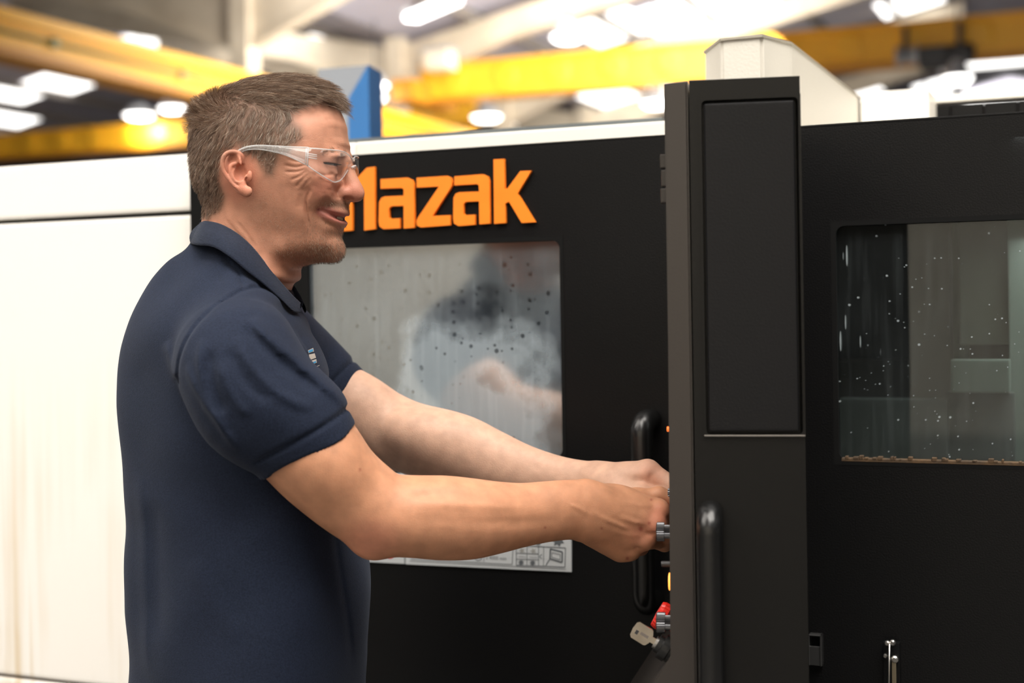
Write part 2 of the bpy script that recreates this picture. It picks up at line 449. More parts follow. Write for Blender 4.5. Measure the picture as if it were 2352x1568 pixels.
# white casing with drip stains
def stain_white():
    m = bpy.data.materials.new('white_casing'); m.use_nodes = True
    nt = m.node_tree; b = nt.nodes['Principled BSDF']; b.inputs['Roughness'].default_value = 0.4
    tc = nt.nodes.new('ShaderNodeTexCoord')
    mp = nt.nodes.new('ShaderNodeMapping'); mp.inputs['Scale'].default_value = (70, 10, 2.2)
    n = nt.nodes.new('ShaderNodeTexNoise'); n.inputs['Scale'].default_value = 1.0; n.inputs['Detail'].default_value = 5
    nt.links.new(tc.outputs['Object'], mp.inputs[0]); nt.links.new(mp.outputs[0], n.inputs['Vector'])
    mp2 = nt.nodes.new('ShaderNodeMapping'); mp2.inputs['Scale'].default_value = (5, 5, 2.0)
    n2 = nt.nodes.new('ShaderNodeTexNoise'); n2.inputs['Scale'].default_value = 1.0
    nt.links.new(tc.outputs['Object'], mp2.inputs[0]); nt.links.new(mp2.outputs[0], n2.inputs['Vector'])
    sx = nt.nodes.new('ShaderNodeSeparateXYZ'); nt.links.new(tc.outputs['Object'], sx.inputs[0])
    mr = nt.nodes.new('ShaderNodeMapRange'); mr.inputs[1].default_value = 1.45; mr.inputs[2].default_value = 0.75
    nt.links.new(sx.outputs['Z'], mr.inputs[0])
    def mth(op, a, bb):
        q = nt.nodes.new('ShaderNodeMath'); q.operation = op
        for i, x in enumerate((a, bb)):
            if isinstance(x, (int, float)): q.inputs[i].default_value = x
            else: nt.links.new(x, q.inputs[i])
        q.use_clamp = True
        return q.outputs[0]
    s = mth('MULTIPLY', mth('MULTIPLY', mth('SUBTRACT', n.outputs['Fac'], 0.38), 3.0), mth('MULTIPLY', mth('SUBTRACT', n2.outputs['Fac'], 0.42), 5.0))
    s = mth('MULTIPLY', s, mr.outputs[0])
    mx = nt.nodes.new('ShaderNodeMix'); mx.data_type = 'RGBA'
    mx.inputs['A'].default_value = (0.87, 0.84, 0.79, 1); mx.inputs['B'].default_value = (0.62, 0.47, 0.27, 1)
    nt.links.new(s, mx.inputs['Factor']); nt.links.new(mx.outputs['Result'], b.inputs['Base Color'])
    return m
m_casing = stain_white()

mach = empty('machining_centre'); MF.place(mach)
tag(mach, 'large white and black machine tool with orange lettering and glazed doors', 'machine')

# key lines on the front plane (b = 0)
dl = MF.at(437, 480, 0).x
ztop = (MF.at(828, 361, 0).z + MF.at(1523, 314, 0).z) / 2
split = MF.at(1705, 700, 0).x
BC = 0.035                                           # white casing stands back
zroof = (MF.at(830, 323, BC).z + MF.at(1523, 270, BC).z + MF.at(100, 383, BC).z) / 3
zgap = (MF.at(62, 507, BC).z + MF.at(435, 487, BC).z) / 2
a_l = -2.6; a_r = 1.9
# casing
zseam = MF.at(70, 1555, BC).z
asm = MF.at(62, 510, BC).x
box('upper_casing', (a_l, BC, zgap + .004), (dl + .3, BC + .9, zroof), m_casing, mach, .006)
box('casing_panel', (a_l, BC, zseam), (dl + .3, BC + .9, zgap - .004), m_casing, mach, .006)
box('casing_gap', (asm, BC + .012, zgap - .006), (dl + .2, BC + .8, zgap + .006), m_void, mach)
box('casing_skirt', (a_l, BC, .05), (dl + .3, BC + .9, zseam - .006), m_casing, mach, .005)
box('skirt_seam', (a_l, BC + .01, zseam - .008), (dl + .2, BC + .8, zseam + .002), m_rust, mach)
box('roof_fascia', (dl + .3, BC, ztop - .12), (split, BC + .06, zroof), m_white, mach, .004)
box('roof_cover', (dl + .3, BC + .06, zroof - .03), (split, BC + .9, zroof - .004), m_white, mach)
box('roof_cover', (split, BC, ztop - .06), (a_r, BC + .9, ztop - .03), m_white, mach)
box('back_wall', (dl + .3, BC + .86, .05), (a_r, BC + .9, ztop - .06), m_void, mach)
box('inner_floor', (dl + .3, BC + .06, .05), (a_r, BC + .86, .55), m_void, mach)
box('end_wall', (a_r - .04, BC + .06, .05), (a_r, BC + .86, ztop - .06), m_white, mach)

# window glass with dried coolant
def glass_mat(name, film, tint, spots, seed, droplets):
    m = bpy.data.materials.new(name); m.use_nodes = True
    nt = m.node_tree; nt.nodes.clear()
    out = nt.nodes.new('ShaderNodeOutputMaterial')
    tc = nt.nodes.new('ShaderNodeTexCoord')
    def noise(scale, det, mapping=None):
        n = nt.nodes.new('ShaderNodeTexNoise'); n.inputs['Scale'].default_value = scale; n.inputs['Detail'].default_value = det
        mp = nt.nodes.new('ShaderNodeMapping'); mp.inputs['Location'].default_value = (seed, seed * .7, seed * 1.3)
        if mapping: mp.inputs['Scale'].default_value = mapping
        nt.links.new(tc.outputs['Object'], mp.inputs[0]); nt.links.new(mp.outputs[0], n.inputs['Vector'])
        return n.outputs['Fac']
    def ramp(x, p0, p1, c0=0.0, c1=1.0):
        r = nt.nodes.new('ShaderNodeMapRange'); r.inputs[1].default_value = p0; r.inputs[2].default_value = p1
        r.inputs[3].default_value = c0; r.inputs[4].default_value = c1
        nt.links.new(x, r.inputs[0]); return r.outputs[0]
    def mth(op, a, b):
        q = nt.nodes.new('ShaderNodeMath'); q.operation = op; q.use_clamp = True
        for i, x in enumerate((a, b)):
            if isinstance(x, (int, float)): q.inputs[i].default_value = x
            else: nt.links.new(x, q.inputs[i])
        return q.outputs[0]
    def voro(scale, t, mapping=None):
        v = nt.nodes.new('ShaderNodeTexVoronoi'); v.inputs['Scale'].default_value = scale
        mp = nt.nodes.new('ShaderNodeMapping'); mp.inputs['Location'].default_value = (seed * 2, 0, seed)
        mp.inputs['Scale'].default_value = mapping or (1, 0.0, 1)
        nt.links.new(tc.outputs['Object'], mp.inputs[0]); nt.links.new(mp.outputs[0], v.inputs['Vector'])
        sc = nt.nodes.new('ShaderNodeSeparateColor'); nt.links.new(v.outputs['Color'], sc.inputs[0])
        r = mth('MULTIPLY', sc.outputs[0], t)      # spot radius differs by cell
        return ramp(mth('SUBTRACT', r, v.outputs['Distance']), 0.0, 0.02)
    base = ramp(noise(5, 4), 0.30, 0.72, film[0], film[1])
    if spots:                                     # the sprayed patch: a big fuzzy disc of dried coolant
        vm = nt.nodes.new('ShaderNodeVectorMath'); vm.operation = 'DISTANCE'; vm.inputs[1].default_value = spots
        nt.links.new(tc.outputs['Object'], vm.inputs[0])
        nd = ramp(noise(14, 5), .3, .7, -.035, .035)
        q = nt.nodes.new('ShaderNodeMath'); q.operation = 'ADD'; nt.links.new(vm.outputs['Value'], q.inputs[0]); nt.links.new(nd, q.inputs[1])
        base = mth('ADD', base, ramp(q.outputs[0], .145, .108, 0.0, .45))
    streak = ramp(noise(1.0, 5, (120, 1, 7)), 0.5, 0.72, 0.0, film[2])
    f = mth('ADD', base, streak)
    if spots:
        blot = ramp(noise(9, 6), 0.56, 0.70)
        sp = mth('MAXIMUM', mth('MULTIPLY', voro(70, .30), ramp(noise(7, 2), 0.44, .52)), blot)
        f = mth('MULTIPLY', f, mth('SUBTRACT', 1.0, mth('MULTIPLY', sp, 0.75)))
    if droplets:
        dr = mth('MAXIMUM', mth('MULTIPLY', voro(75, .14), ramp(noise(5, 2), .45, .5)), mth('MULTIPLY', voro(130, .17), ramp(noise(9, 2), .5, .56)))
        dr = mth('MAXIMUM', dr, mth('MULTIPLY', voro(70, .16, (1.5, 0, .11)), ramp(noise(6, 2), .48, .56)))
        f = mth('MAXIMUM', f, mth('MULTIPLY', dr, 0.42))
    dif = nt.nodes.new('ShaderNodeBsdfDiffuse'); dif.inputs['Color'].default_value = (*tint, 1)
    gl = nt.nodes.new('ShaderNodeBsdfGlossy'); gl.inputs['Roughness'].default_value = 0.11 if spots else 0.03; gl.inputs['Color'].default_value = (.95, .95, .95, 1)
    tr = nt.nodes.new('ShaderNodeBsdfTransparent'); tr.inputs['Color'].default_value = (.55, .58, .56, 1)
    fb = mth('MULTIPLY', schlick(nt, 1.5), film[3])
    m1 = nt.nodes.new('ShaderNodeMixShader'); nt.links.new(f, m1.inputs[0]); nt.links.new(tr.outputs[0], m1.inputs[1]); nt.links.new(dif.outputs[0], m1.inputs[2])
    m2 = nt.nodes.new('ShaderNodeMixShader'); nt.links.new(fb, m2.inputs[0]); nt.links.new(m1.outputs[0], m2.inputs[1]); nt.links.new(gl.outputs[0], m2.inputs[2])
    nt.links.new(m2.outputs[0], out.inputs['Surface'])
    return m
m_glass2 = glass_mat('splashed_dark_glass', (0.0, 0.02, 0.015, 1.1), (0.62, 0.70, 0.74), None, 7.7, True)

# left sliding door
w0 = MF.at(706, 700, 0); w1 = MF.at(1289, 620, 0)
wz1 = (MF.at(1270, 549, 0).z + MF.at(800, 566, 0).z) / 2; wz0 = (MF.at(1290, 1045, 0).z + MF.at(870, 1048, 0).z) / 2
win1 = (w0.x, w1.x, wz0, wz1)
sp_ = MF.at(1092, 912, .008)
m_glass1 = glass_mat('coolant_fogged_glass', (0.10, 0.30, 0.09, 9.0), (0.52, 0.61, 0.67), (sp_.x, .008, sp_.z), 3.1, False)
door = frame_panel('sliding_door', (dl, split - .004, .12, ztop), win1, .012, 0, .03, m_black, mach)
door['label'] = 'black sliding door with orange lettering and fogged window'
edge = box('door_edge', (dl, .001, ztop), (split - .004, .03, ztop + .004), m_black, door, .0015)
g = .006
frame_panel('window_gasket', (win1[0] - g * 2.0, win1[1] + g * .6, win1[2] - g * 2.2, win1[3] + g * .8), (win1[0] + .002, win1[1] - .002, win1[2] + .002, win1[3] - .002), .012, -.0008, .006, m_rubber, door)
box('window_pane', (win1[0] - .01, .008, win1[2] - .01), (win1[1] + .01, .014, win1[3] + .01), m_glass1, door)
m_liner = mat('inner_liner', (0.10, 0.115, 0.12), 0.5, noise=(6, (0.05, 0.055, 0.06), .4))
box('inner_cover', (win1[0] - .1, .2, win1[2] - .2), (win1[1] + .1, .23, win1[3] + .2), m_liner, mach)

# lettering, cut from thick plastic and fixed on the door
def L5(pts): return [(MF.at(660 + x / 1.5676, 340 + y / 1.5676, 0).x, MF.at(660 + x / 1.5676, 340 + y / 1.5676, 0).z) for x, y in pts]
LET = [
    [(122, 88), (168, 84), (206, 168), (256, 110), (292, 72), (320, 68), (322, 292), (283, 297), (283, 150), (240, 196), (240, 297), (205, 300), (205, 230), (168, 160), (166, 303), (124, 306)],
    [(342, 113), (436, 107), (456, 116), (462, 132), (463, 287), (425, 290), (425, 208), (380, 210), (372, 218), (372, 250), (378, 255), (411, 253), (411, 289), (352, 292), (338, 282), (335, 265), (337, 195), (345, 180), (357, 175), (425, 172), (425, 150), (418, 144), (342, 147)],
    [(472, 108), (580, 101), (595, 108), (599, 122), (597, 138), (590, 150), (528, 245), (592, 242), (592, 278), (488, 286), (473, 280), (471, 262), (478, 248), (552, 139), (472, 143)],
    [(607, 103), (708, 95), (727, 103), (733, 120), (735, 272), (697, 275), (696, 192), (648, 194), (640, 202), (640, 236), (646, 242), (681, 240), (681, 276), (622, 281), (606, 272), (603, 255), (604, 180), (612, 165), (625, 160), (696, 157), (695, 135), (688, 130), (607, 135)],
    [(748, 42), (786, 40), (788, 148), (798, 146), (844, 84), (884, 82), (834, 164), (897, 267), (849, 270), (803, 193), (790, 200), (791, 270), (750, 273)]]
for pts in LET:
    slab('letter', L5(pts), -.006, -.0002, m_orange, door)

# door handle: a thick black grip standing off the door
def grip(name, a, z0, z1, r, b_out, b_face, m, parent):
    n = 10; pts = []
    R = r * 1.25
    for k in range(n + 1):
        t = math.pi / 2 * k / n
        pts.append((a, b_face + (b_out + R - b_face) * 0 + (b_out + R) - R * math.sin(t) if k else b_face, z1 - R + R * math.cos(t) * 1.0))
    pts[0] = (a, b_face, z1 - r)
    path = [(a, b_face, z1 - r)] + [(a, b_out + R - R * math.sin(math.pi / 2 * k / n), z1 - r - R + R * math.cos(math.pi / 2 * k / n)) for k in range(n + 1)]
    path += [(a, b_out + R - R * math.cos(math.pi / 2 * k / n), z0 + r + R - R * math.sin(math.pi / 2 * k / n)) for k in range(n + 1)] + [(a, b_face, z0 + r)]
    bm = bmesh.new(); add_tube(bm, path, r, 24)
    return bmobj(name, bm, m, parent, True)
hb = -.045
ht = MF.at(1472, 943, hb); hbm = MF.at(1478, 1418, hb)
hr = (MF.at(1506, 1000, hb).x - MF.at(1444, 1000, hb).x) / 2
grip('handle', (MF.at(1474, 1000, hb).x + MF.at(1478, 1400, hb).x) / 2, hbm.z, ht.z, hr * .82, hb, 0.0, m_plastic, door)

# instruction plates under the window (two, side by side)
def plate(u0, v0t, v0b, u1, v1t, v1b):
    p = [MF.at(u0, v0b, -.002), MF.at(u1, v1b, -.002), MF.at(u1, v1t, -.002), MF.at(u0, v0t, -.002)]
    return slab('instruction_plate', [(q.x, q.z) for q in p], -.003, -.0003, m_sign, mach)
P2 = plate(932, 1087, 1295, 1313, 1085, 1313)
P1 = plate(790, 1088, 1287, 929, 1087, 1294)
P2['label'] = 'pale printed instruction plate with small diagrams'; P1['label'] = 'pale printed plate partly hidden behind the elbow'
def ink_line(u0, v0, u1, v1, w=1.6, parent=P2, m=m_ink, name='printed_line'):
    A = MF.at(u0, v0, -.0032); B = MF.at(u1, v1, -.0032); d = (B - A).normalized(); n = Vector((-d.z, 0, d.x)) * (w * 2.3 / F / 2)
    return [A - n, B - n, B + n, A + n]
def ink(name, quads, parent, m=m_ink):
    V, Fc = [], []
    for q in quads:
        s = len(V); k = len(q); V += [(p.x, -.0034, p.z) for p in q] + [(p.x, -.0029, p.z) for p in q]
        Fc += [tuple(range(s, s + k)), tuple(range(s + 2 * k - 1, s + k - 1, -1))] + [(s + i, s + k + i, s + k + (i + 1) % k, s + (i + 1) % k) for i in range(k)]
    return meshobj(name, V, Fc, m, parent)
def c8(x, y): return (800 + x / 4.2, 1040 + y / 4.2)
def poly8(pts, w=1.5, closed=True):
    pts = [c8(*p) for p in pts]; out = []
    for i in range(len(pts) - (0 if closed else 1)):
        a, b = pts[i], pts[(i + 1) % len(pts)]; out.append(ink_line(*a, *b, w))
    return out
ink('printed_table', poly8([(1620, 890), (2095, 915), (2090, 1100), (1620, 1082)], 1.6) + poly8([(1625, 965), (1835, 975)], 1.2, False) + poly8([(1622, 1022), (1835, 1030)], 1.2, False)
    + poly8([(1725, 895), (1722, 1085)], 1.2, False) + poly8([(1835, 900), (1835, 1090)], 1.2, False) + poly8([(1885, 905), (1882, 1092)], 1.2, False)
    + poly8([(600, 1020), (1580, 1075), (1590, 890)], 1.2, False) + poly8([(1310, 950), (1308, 1050)], 1.0, False) + poly8([(590, 1040), (2100, 1120)], .9, False), P2)
ink('printed_frame_diagram', poly8([(1950, 925), (2065, 955), (2062, 1055), (1945, 1020)], 3.2) + poly8([(1905, 1085), (1945, 1020)], 2.0, False) + poly8([(1965, 960), (2045, 980), (2043, 1030), (1962, 1005)], 1.2), P2)
ink('printed_arrow', poly8([(1868, 975), (1845, 1000), (1866, 1020)], 1.4, False), P2)
def blob(cx, cy, r, n=14, star=0.25):
    return [MF.at(*c8(cx + r * (1 + (star if i % 2 else -star)) * math.cos(2 * math.pi * i / n), cy + r * (1 + (star if i % 2 else -star)) * math.sin(2 * math.pi * i / n)), -.003) for i in range(n)]
for bl in ((2025, 842, 52), (1668, 1056, 24), (1778, 1060, 24), (1835, 868, 22)): ink('printed_gear', [blob(*bl)], P2)
ink('printed_ring', [[MF.at(*c8(1255 + (r0) * math.cos(t), 1005 + r0 * math.sin(t)), -.003) for r0, t in ((28, t0), (28, t0 + .35), (36, t0 + .35), (36, t0))] for t0 in [i * .349 for i in range(18)]], P2)
ink('printed_small_marks', [blob(1675, 940, 24, 10, .4), blob(1785, 945, 24, 10, .4)], P2, mat('ink_grey', (.3, .3, .28), .5))
ink('printed_red_mark', [blob(405, 985, 34, 16, .02)], P1, m_red)
def text(name, body, u, v, px, b, m, parent, fr=MF, bold=0.0, ext=0.0003, slope=0.0):
    cu = bpy.data.curves.new(name, 'FONT'); cu.body = body; cu.size = 1.0; cu.extrude = 0; cu.offset = bold
    o = bpy.data.objects.new('tmp', cu); COL.objects.link(o)
    dg = bpy.context.evaluated_depsgraph_get(); me = bpy.data.meshes.new_from_object(o.evaluated_get(dg))
    bpy.data.objects.remove(o); bpy.data.curves.remove(cu)
    p = fr.at(u, v, b); q = fr.at(u, v - px, b); s = (q.z - p.z) / 0.70
    V = np.array([v.co for v in me.vertices]); Fc = [tuple(pp.vertices) for pp in me.polygons]
    bpy.data.meshes.remove(me)
    verts = [(p.x + x * s, b, p.z + y * s + x * s * slope) for x, y, _ in V]
    return meshobj(name, verts, Fc, m, parent)
text('printed_text', '2 4000 min', 800 + 1325 / 4.2, 1040 + 1022 / 4.2, 8, -.0033, m_ink, P2, slope=-.01)
text('printed_text', 'mm/min', 800 + 1640 / 4.2, 1040 + 1006 / 4.2, 4, -.0033, m_ink, P2)
text('printed_text', 'mm/min', 800 + 1750 / 4.2, 1040 + 1012 / 4.2, 4, -.0033, m_ink, P2)

# right sliding door
r0 = MF.at(1918, 780, 0); rz1 = (MF.at(1913, 515, 0).z + MF.at(2352, 497, 0).z) / 2; rz0 = (MF.at(1922, 1060, 0).z + MF.at(2352, 1072, 0).z) / 2
win2 = (r0.x, r0.x + .44, rz0, rz1)
door2 = frame_panel('sliding_door', (split + .004, a_r, .12, ztop), win2, .012, 0, .03, m_black, mach)
door2['label'] = 'black sliding door with dark splashed window at right'
box('door_edge', (split + .004, .001, ztop), (a_r, .03, ztop + .004), m_black, door2, .0015)
frame_panel('window_gasket', (win2[0] - .004, win2[1] + .004, win2[2] - .004, win2[3] + .004), (win2[0] + .003, win2[1] - .003, win2[2] + .003, win2[3] - .003), .012, -.0005, .006, m_rubber, door2)
box('window_pane', (win2[0] - .01, .010, win2[2] - .01), (win2[1] + .01, .016, win2[3] + .01), m_glass2, door2)
bm = bmesh.new()
random.seed(5)
add_box(bm, (win2[0] + .006, -.001, win2[2] + .0005), (win2[1] - .006, .010, win2[2] + .006), .001, 1)
for i in range(46):
    a = random.uniform(win2[0] + .01, win2[1] - .01); h_ = random.uniform(.001, .0045)
    add_box(bm, (a, -.0015, win2[2] + .004), (a + random.uniform(.002, .008), .009, win2[2] + .005 + h_), .0006, 1)
bmobj('rust_deposit', bm, m_rust, door2)
# blocks added inside; their colours stand in for the right window's reflection
m_in1 = mat('reflection_brown', (0.16, 0.135, 0.12), 0.6); m_in2 = mat('reflection_pale', (0.42, 0.47, 0.44), 0.4); m_in3 = mat('reflection_olive', (0.20, 0.20, 0.17), 0.6); m_in4 = mat('reflection_grey', (0.24, 0.25, 0.25), .5)
def inner(name, u0, u1, v0, v1, b, m, depth=.05):
    p, q = MF.at(u0, v1, b), MF.at(u1, v0, b)
    return box(name, (p.x, b, p.z), (q.x, b + depth, q.z), m, mach, .003)
inner('reflected_tall_block', 2092, 2178, 470, 1090, .30, m_in1)
inner('reflected_pale_block', 2176, 2214, 470, 1090, .36, m_in2)
inner('reflected_olive_block', 2204, 2322, 470, 792, .28, m_in3)
inner('reflected_low_block', 1926, 2176, 918, 1100, .22, m_in4)
inner('reflected_small_block', 2184, 2318, 826, 902, .21, m_in2, .04)
inner('reflected_grey_block', 2176, 2330, 902, 1100, .24, m_in4)
inner('reflected_pale_block', 2322, 2440, 470, 1090, .26, m_in2)
inner('reflected_rear_block', 1926, 2180, 826, 920, .40, m_in1)
d = bpy.data.lights.new('inside_fill_light', 'AREA'); d.energy = 3.2; d.size = .3; d.color = (.92, 1.0, .95)  # added light to brighten these blocks, no lamp body
wl = bpy.data.objects.new('inside_fill_light', d); COL.objects.link(wl)
wl.location = MF.world(win2[1] - .05, .12, win2[3] + .05); wl.rotation_euler = (math.radians(-25), 0, -MF.t)

# octagonal duct on top, box and bellows track behind
q = [MF.at(1618, 105, .14), MF.at(1656, 95, .05), MF.at(1751, 85, .05), MF.at(1817, 89, .13)]
zt_ = (q[1].z + q[2].z) / 2
a1_ = q[3].x
bend = None
for i in range(200):
    b = .2 + i * .01
    if MF.ata(1975, 245, a1_).y < b: bend = MF.ata(1975, 245, a1_).y; break
bend = bend or .7
plan = [(q[0].x, .14), (q[1].x, .05), (q[2].x, .05), (q[3].x, .13), (q[3].x, bend), (q[0].x, bend)]
bm = bmesh.new()
A = [bm.verts.new((a, b, ztop - .029)) for a, b in plan]; B = [bm.verts.new((a, b, zt_)) for a, b in plan]
bm.faces.new(A); bm.faces.new(B)
for i in range(6): bm.faces.new((A[i], A[(i + 1) % 6], B[(i + 1) % 6], B[i]))
bmesh.ops.bevel(bm, geom=[e_ for e_ in bm.edges if abs(e_.verts[0].co.z - e_.verts[1].co.z) > .01], offset=.004, segments=2, affect='EDGES')
m_ivory = mat('ivory_textured_paint', (0.66, 0.63, 0.56), 0.5, bump=(220, 0.5))
duct = bmobj('roof_duct', bm, m_ivory, mach)
bm = bmesh.new()
A = [bm.verts.new((a * 1.0, b, zt_)) for a, b in plan]; B = [bm.verts.new((a, b, zt_ + .004)) for a, b in plan]
cx_ = sum(a for a, _ in plan) / 6
for v in bm.verts: v.co.x = cx_ + (v.co.x - cx_) * 1.02; v.co.y -= .003
bm.faces.new(A); bm.faces.new(B)
for i in range(6): bm.faces.new((A[i], A[(i + 1) % 6], B[(i + 1) % 6], B[i]))
bmobj('duct_lid', bm, mat('lid_edge', (.35, .32, .26), .6), duct)
bx0 = MF.at(1976, 240, bend - .02); bx1 = MF.at(2132, 202, bend - .02)
box('roof_box', (bx0.x, bend - .02, ztop - .029), (bx1.x, bend + .12, bx1.z), m_white, mach, .003)
tb = bend + .1
t0 = MF.at(2146, 228, tb); t1 = MF.at(2352, 213, tb)
box('track_rail', (t0.x - .05, tb, t0.z - .006), (t1.x + .4, tb + .04, t0.z + .006), m_white, mach, .001)
for i in range(6):
    a = t0.x - .03 + i * (MF.at(2283, 240, tb).x - MF.at(2206, 240, tb).x)
    box('bellows_segment', (a, tb + .005, ztop - .029), (a + (MF.at(2279, 240, tb).x - MF.at(2206, 240, tb).x), tb + .035, t0.z - .012), m_black, mach, .002)

# small catch plate and the hanging spring lever on the right door
c0, c1 = MF.at(1857, 1527, -.012), MF.at(1887, 1458, -.012)
bm = bmesh.new()
add_box(bm, (c0.x, -.012, c0.z), (c1.x, -.009, c0.z + (c1.z - c0.z) * .62), .0006, 1)
add_box(bm, (c1.x - .0022, -.014, c0.z), (c1.x, 0, c1.z), .0006, 1)
add_box(bm, (c0.x, -.014, c1.z - .0022), (c1.x, 0, c1.z), .0006, 1)
add_box(bm, (c0.x, -.014, c0.z), (c0.x + .002, 0, c1.z), .0006, 1)
bmobj('door_catch', bm, mat('smoked_plastic', (.03, .03, .03), .25), mach)
lv = empty('latch_lever', parent=mach)
lt = MF.at(2043, 1478, -.02); lb = MF.at(2041, 1640, -.02)
tube('lever_wire', [(lb.x, -.02, lb.z), (lt.x, -.02, lt.z)], .0012, m_steel, lv, 8)
for (u, v, r) in ((2037, 1478, .0035), (2049, 1477, .004), (2033, 1507, .003), (2054, 1515, .005)):
    p_ = MF.at(u, v, -.02)
    lathe('lever_pin', [(0, 0), (r, 0), (r, .006), (r * .6, .008), (0, .008)], (p_.x, -.012, p_.z), (0, -1, 0), m_steel, lv, 14)
p0_, p1_ = MF.at(2050, 1640, -.018), MF.at(2058, 1512, -.018)
box('lever_plate', (p0_.x, -.019, p0_.z), (p1_.x, -.016, p1_.z), mat('brass_plate', (.18, .15, .1), .5, .6), lv, .001)
box('lever_bracket', (lt.x - .01, -.012, lt.z - .06), (lt.x + .012, 0, lt.z - .0), m_black, lv, .001)

# blue post behind the machine top
B3 = Frame((0, 3.3, 0), 10)
e = empty('blue_post'); B3.place(e); tag(e, 'blue metal post with grey slanted face standing behind the man on the machine', 'post')
def pp(pts): return [(B3.at(u, v, 0).x, B3.at(u, v, 0).z) for u, v in pts]
m_blue = mat('blue_paint', (0.015, 0.11, 0.30), 0.4, noise=(6, (0.013, 0.095, 0.26), .3)); m_slate = mat('slate_paint', (0.19, 0.205, 0.23), 0.5)
zlow = zroof + .002
pb = pp([(846, 148), (849, 330), (800, 334), (800, 226)])
pb[1] = (pb[1][0], zlow); pb[2] = (pb[2][0], zlow)
slab('post_side', pb, 0, .12, m_blue, e)
pg = pp([(730, 158), (844, 149), (800, 226), (800, 334), (730, 340)]); pg[3] = (pg[3][0], zlow); pg[4] = (pg[4][0], zlow)
slab('post_face', pg, .002, .1, m_slate, e)

# ================================================================== the control panel on its post
PO = W(1534, 780, 1.60)
PF = Frame((PO.x, PO.y, 0), 10.0)
pen = empty('control_panel'); PF.place(pen)
tag(pen, 'tall black control panel seen from the side with a recessed cover and grip', 'control panel')
m_panel = mat('panel_black_gloss', (0.007, 0.0067, 0.0062), 0.27, spec=.22, bump=(300, 0.12))
m_panel2 = mat('panel_black_satin', (0.007, 0.007, 0.0077), 0.36, spec=.2, bump=(350, 0.25))
m_bezel = mat('bezel_brown_black', (0.030, 0.0245, 0.021), 0.30, bump=(300, 0.1))
def pz(u, v, b=0.0): return PF.at(u, v, b).z
def pa(u, v, b=0.0): return PF.at(u, v, b).x
DEP = .35
a0 = (pa(1524, 195) + pa(1545, 1500)) / 2; a1 = (pa(1583, 190) + pa(1603, 1560)) / 2; a2 = (pa(1837, 180) + pa(1858, 1560)) / 2
zt1 = pz(1560, 189); zt2 = pz(1700, 180)
zl = pz(1545, 1510); zbot = .72
# front slab (bezel) with the keyboard shelf flaring out at the bottom
fl0 = PF.at(1500, 1572, 0)
bm = bmesh.new()
prof = [(a0, zt1), (a1 - .0015, zt1 + .001), (a1 - .0015, zbot), (a0 - .19, zbot + .05), (a0 - .19, zbot + .10), (fl0.x, fl0.z), (a0, zl)]
A = [bm.verts.new((a, 0.0 + (.004 if i in (0, 3, 4, 5, 6) else 0), z)) for i, (a, z) in enumerate(prof)]
B = [bm.verts.new((a, DEP, z)) for a, z in prof]
bm.faces.new(A); bm.faces.new(B[::-1])
for i in range(len(prof)): bm.faces.new((A[i], A[(i + 1) % len(prof)], B[(i + 1) % len(prof)], B[i]))
bmesh.ops.bevel(bm, geom=[e_ for e_ in bm.edges if e_.verts[0].co.y < .01 and e_.verts[1].co.y < .01], offset=.0025, segments=2, affect='EDGES')
bmobj('bezel', bm, m_bezel, pen)
# rear housing with recess for the cover
ri = (pa(1617, 600), pa(1838, 600), (pz(1625, 998) + pz(1846, 999)) / 2, (pz(1617, 230) + pz(1830, 222)) / 2)
frame_panel('housing_side', (a1, a2, zbot, zt2), ri, .006, .0, .012, m_panel, pen)
box('housing', (a1 + .001, .012, zbot), (a2 - .001, DEP - .01, zt2 - .001), m_panel, pen, .004)
frame_panel('recess_lip', (ri[0] - .003, ri[1] + .003, ri[2] - .0022, ri[3] + .003), (ri[0] - .0005, ri[1] + .0005, ri[2] + .0008, ri[3] - .0005), .0055, -.0022, .004, m_panel, pen)
box('recess_highlight', (ri[0] - .0025, -.0030, ri[2] - .0014), (ri[1] + .0025, -.0005, ri[2] + .0002), mat('highlight_grey', (.30, .28, .26), .3, .7), pen, .0005)  # highlight along the lower lip, built as a pale metal strip
g = .0042
box('side_cover', (ri[0] + g * .6, -.003, ri[2] + g), (ri[1] - g * .9, .011, ri[3] - g), m_panel2, pen, .0035, 3)
for u in (1657, 1758):
    p_ = PF.at(u, 178, .05)
    lathe('cap_screw', [(0, 0), (.006, 0), (.006, .002), (.0035, .005), (0, .0055)], (p_.x, .03, zt2 - .001), (0, 0, 1), m_dark, pen, 14)
# side grip
gr_b = -.028
gr = (pa(1664, 1300, gr_b) - pa(1600, 1300, gr_b)) / 2
grip('side_grip', (pa(1632, 1300, gr_b) + pa(1634, 1560, gr_b)) / 2, zbot + .06, pz(1632, 1157, gr_b), gr * .97, gr_b, 0.0, m_plastic, pen)
# hinge behind the slab
hz = [pz(1518, v, .06) for v in (354, 390, 432, 470)]
for i in range(3):
    box('hinge_knuckle', (a0 - .009 + (.001 if i == 1 else 0), .05, hz[i + 1] + .001), (a0 + .002, .062, hz[i] - .001), m_bezel, pen, .0015)
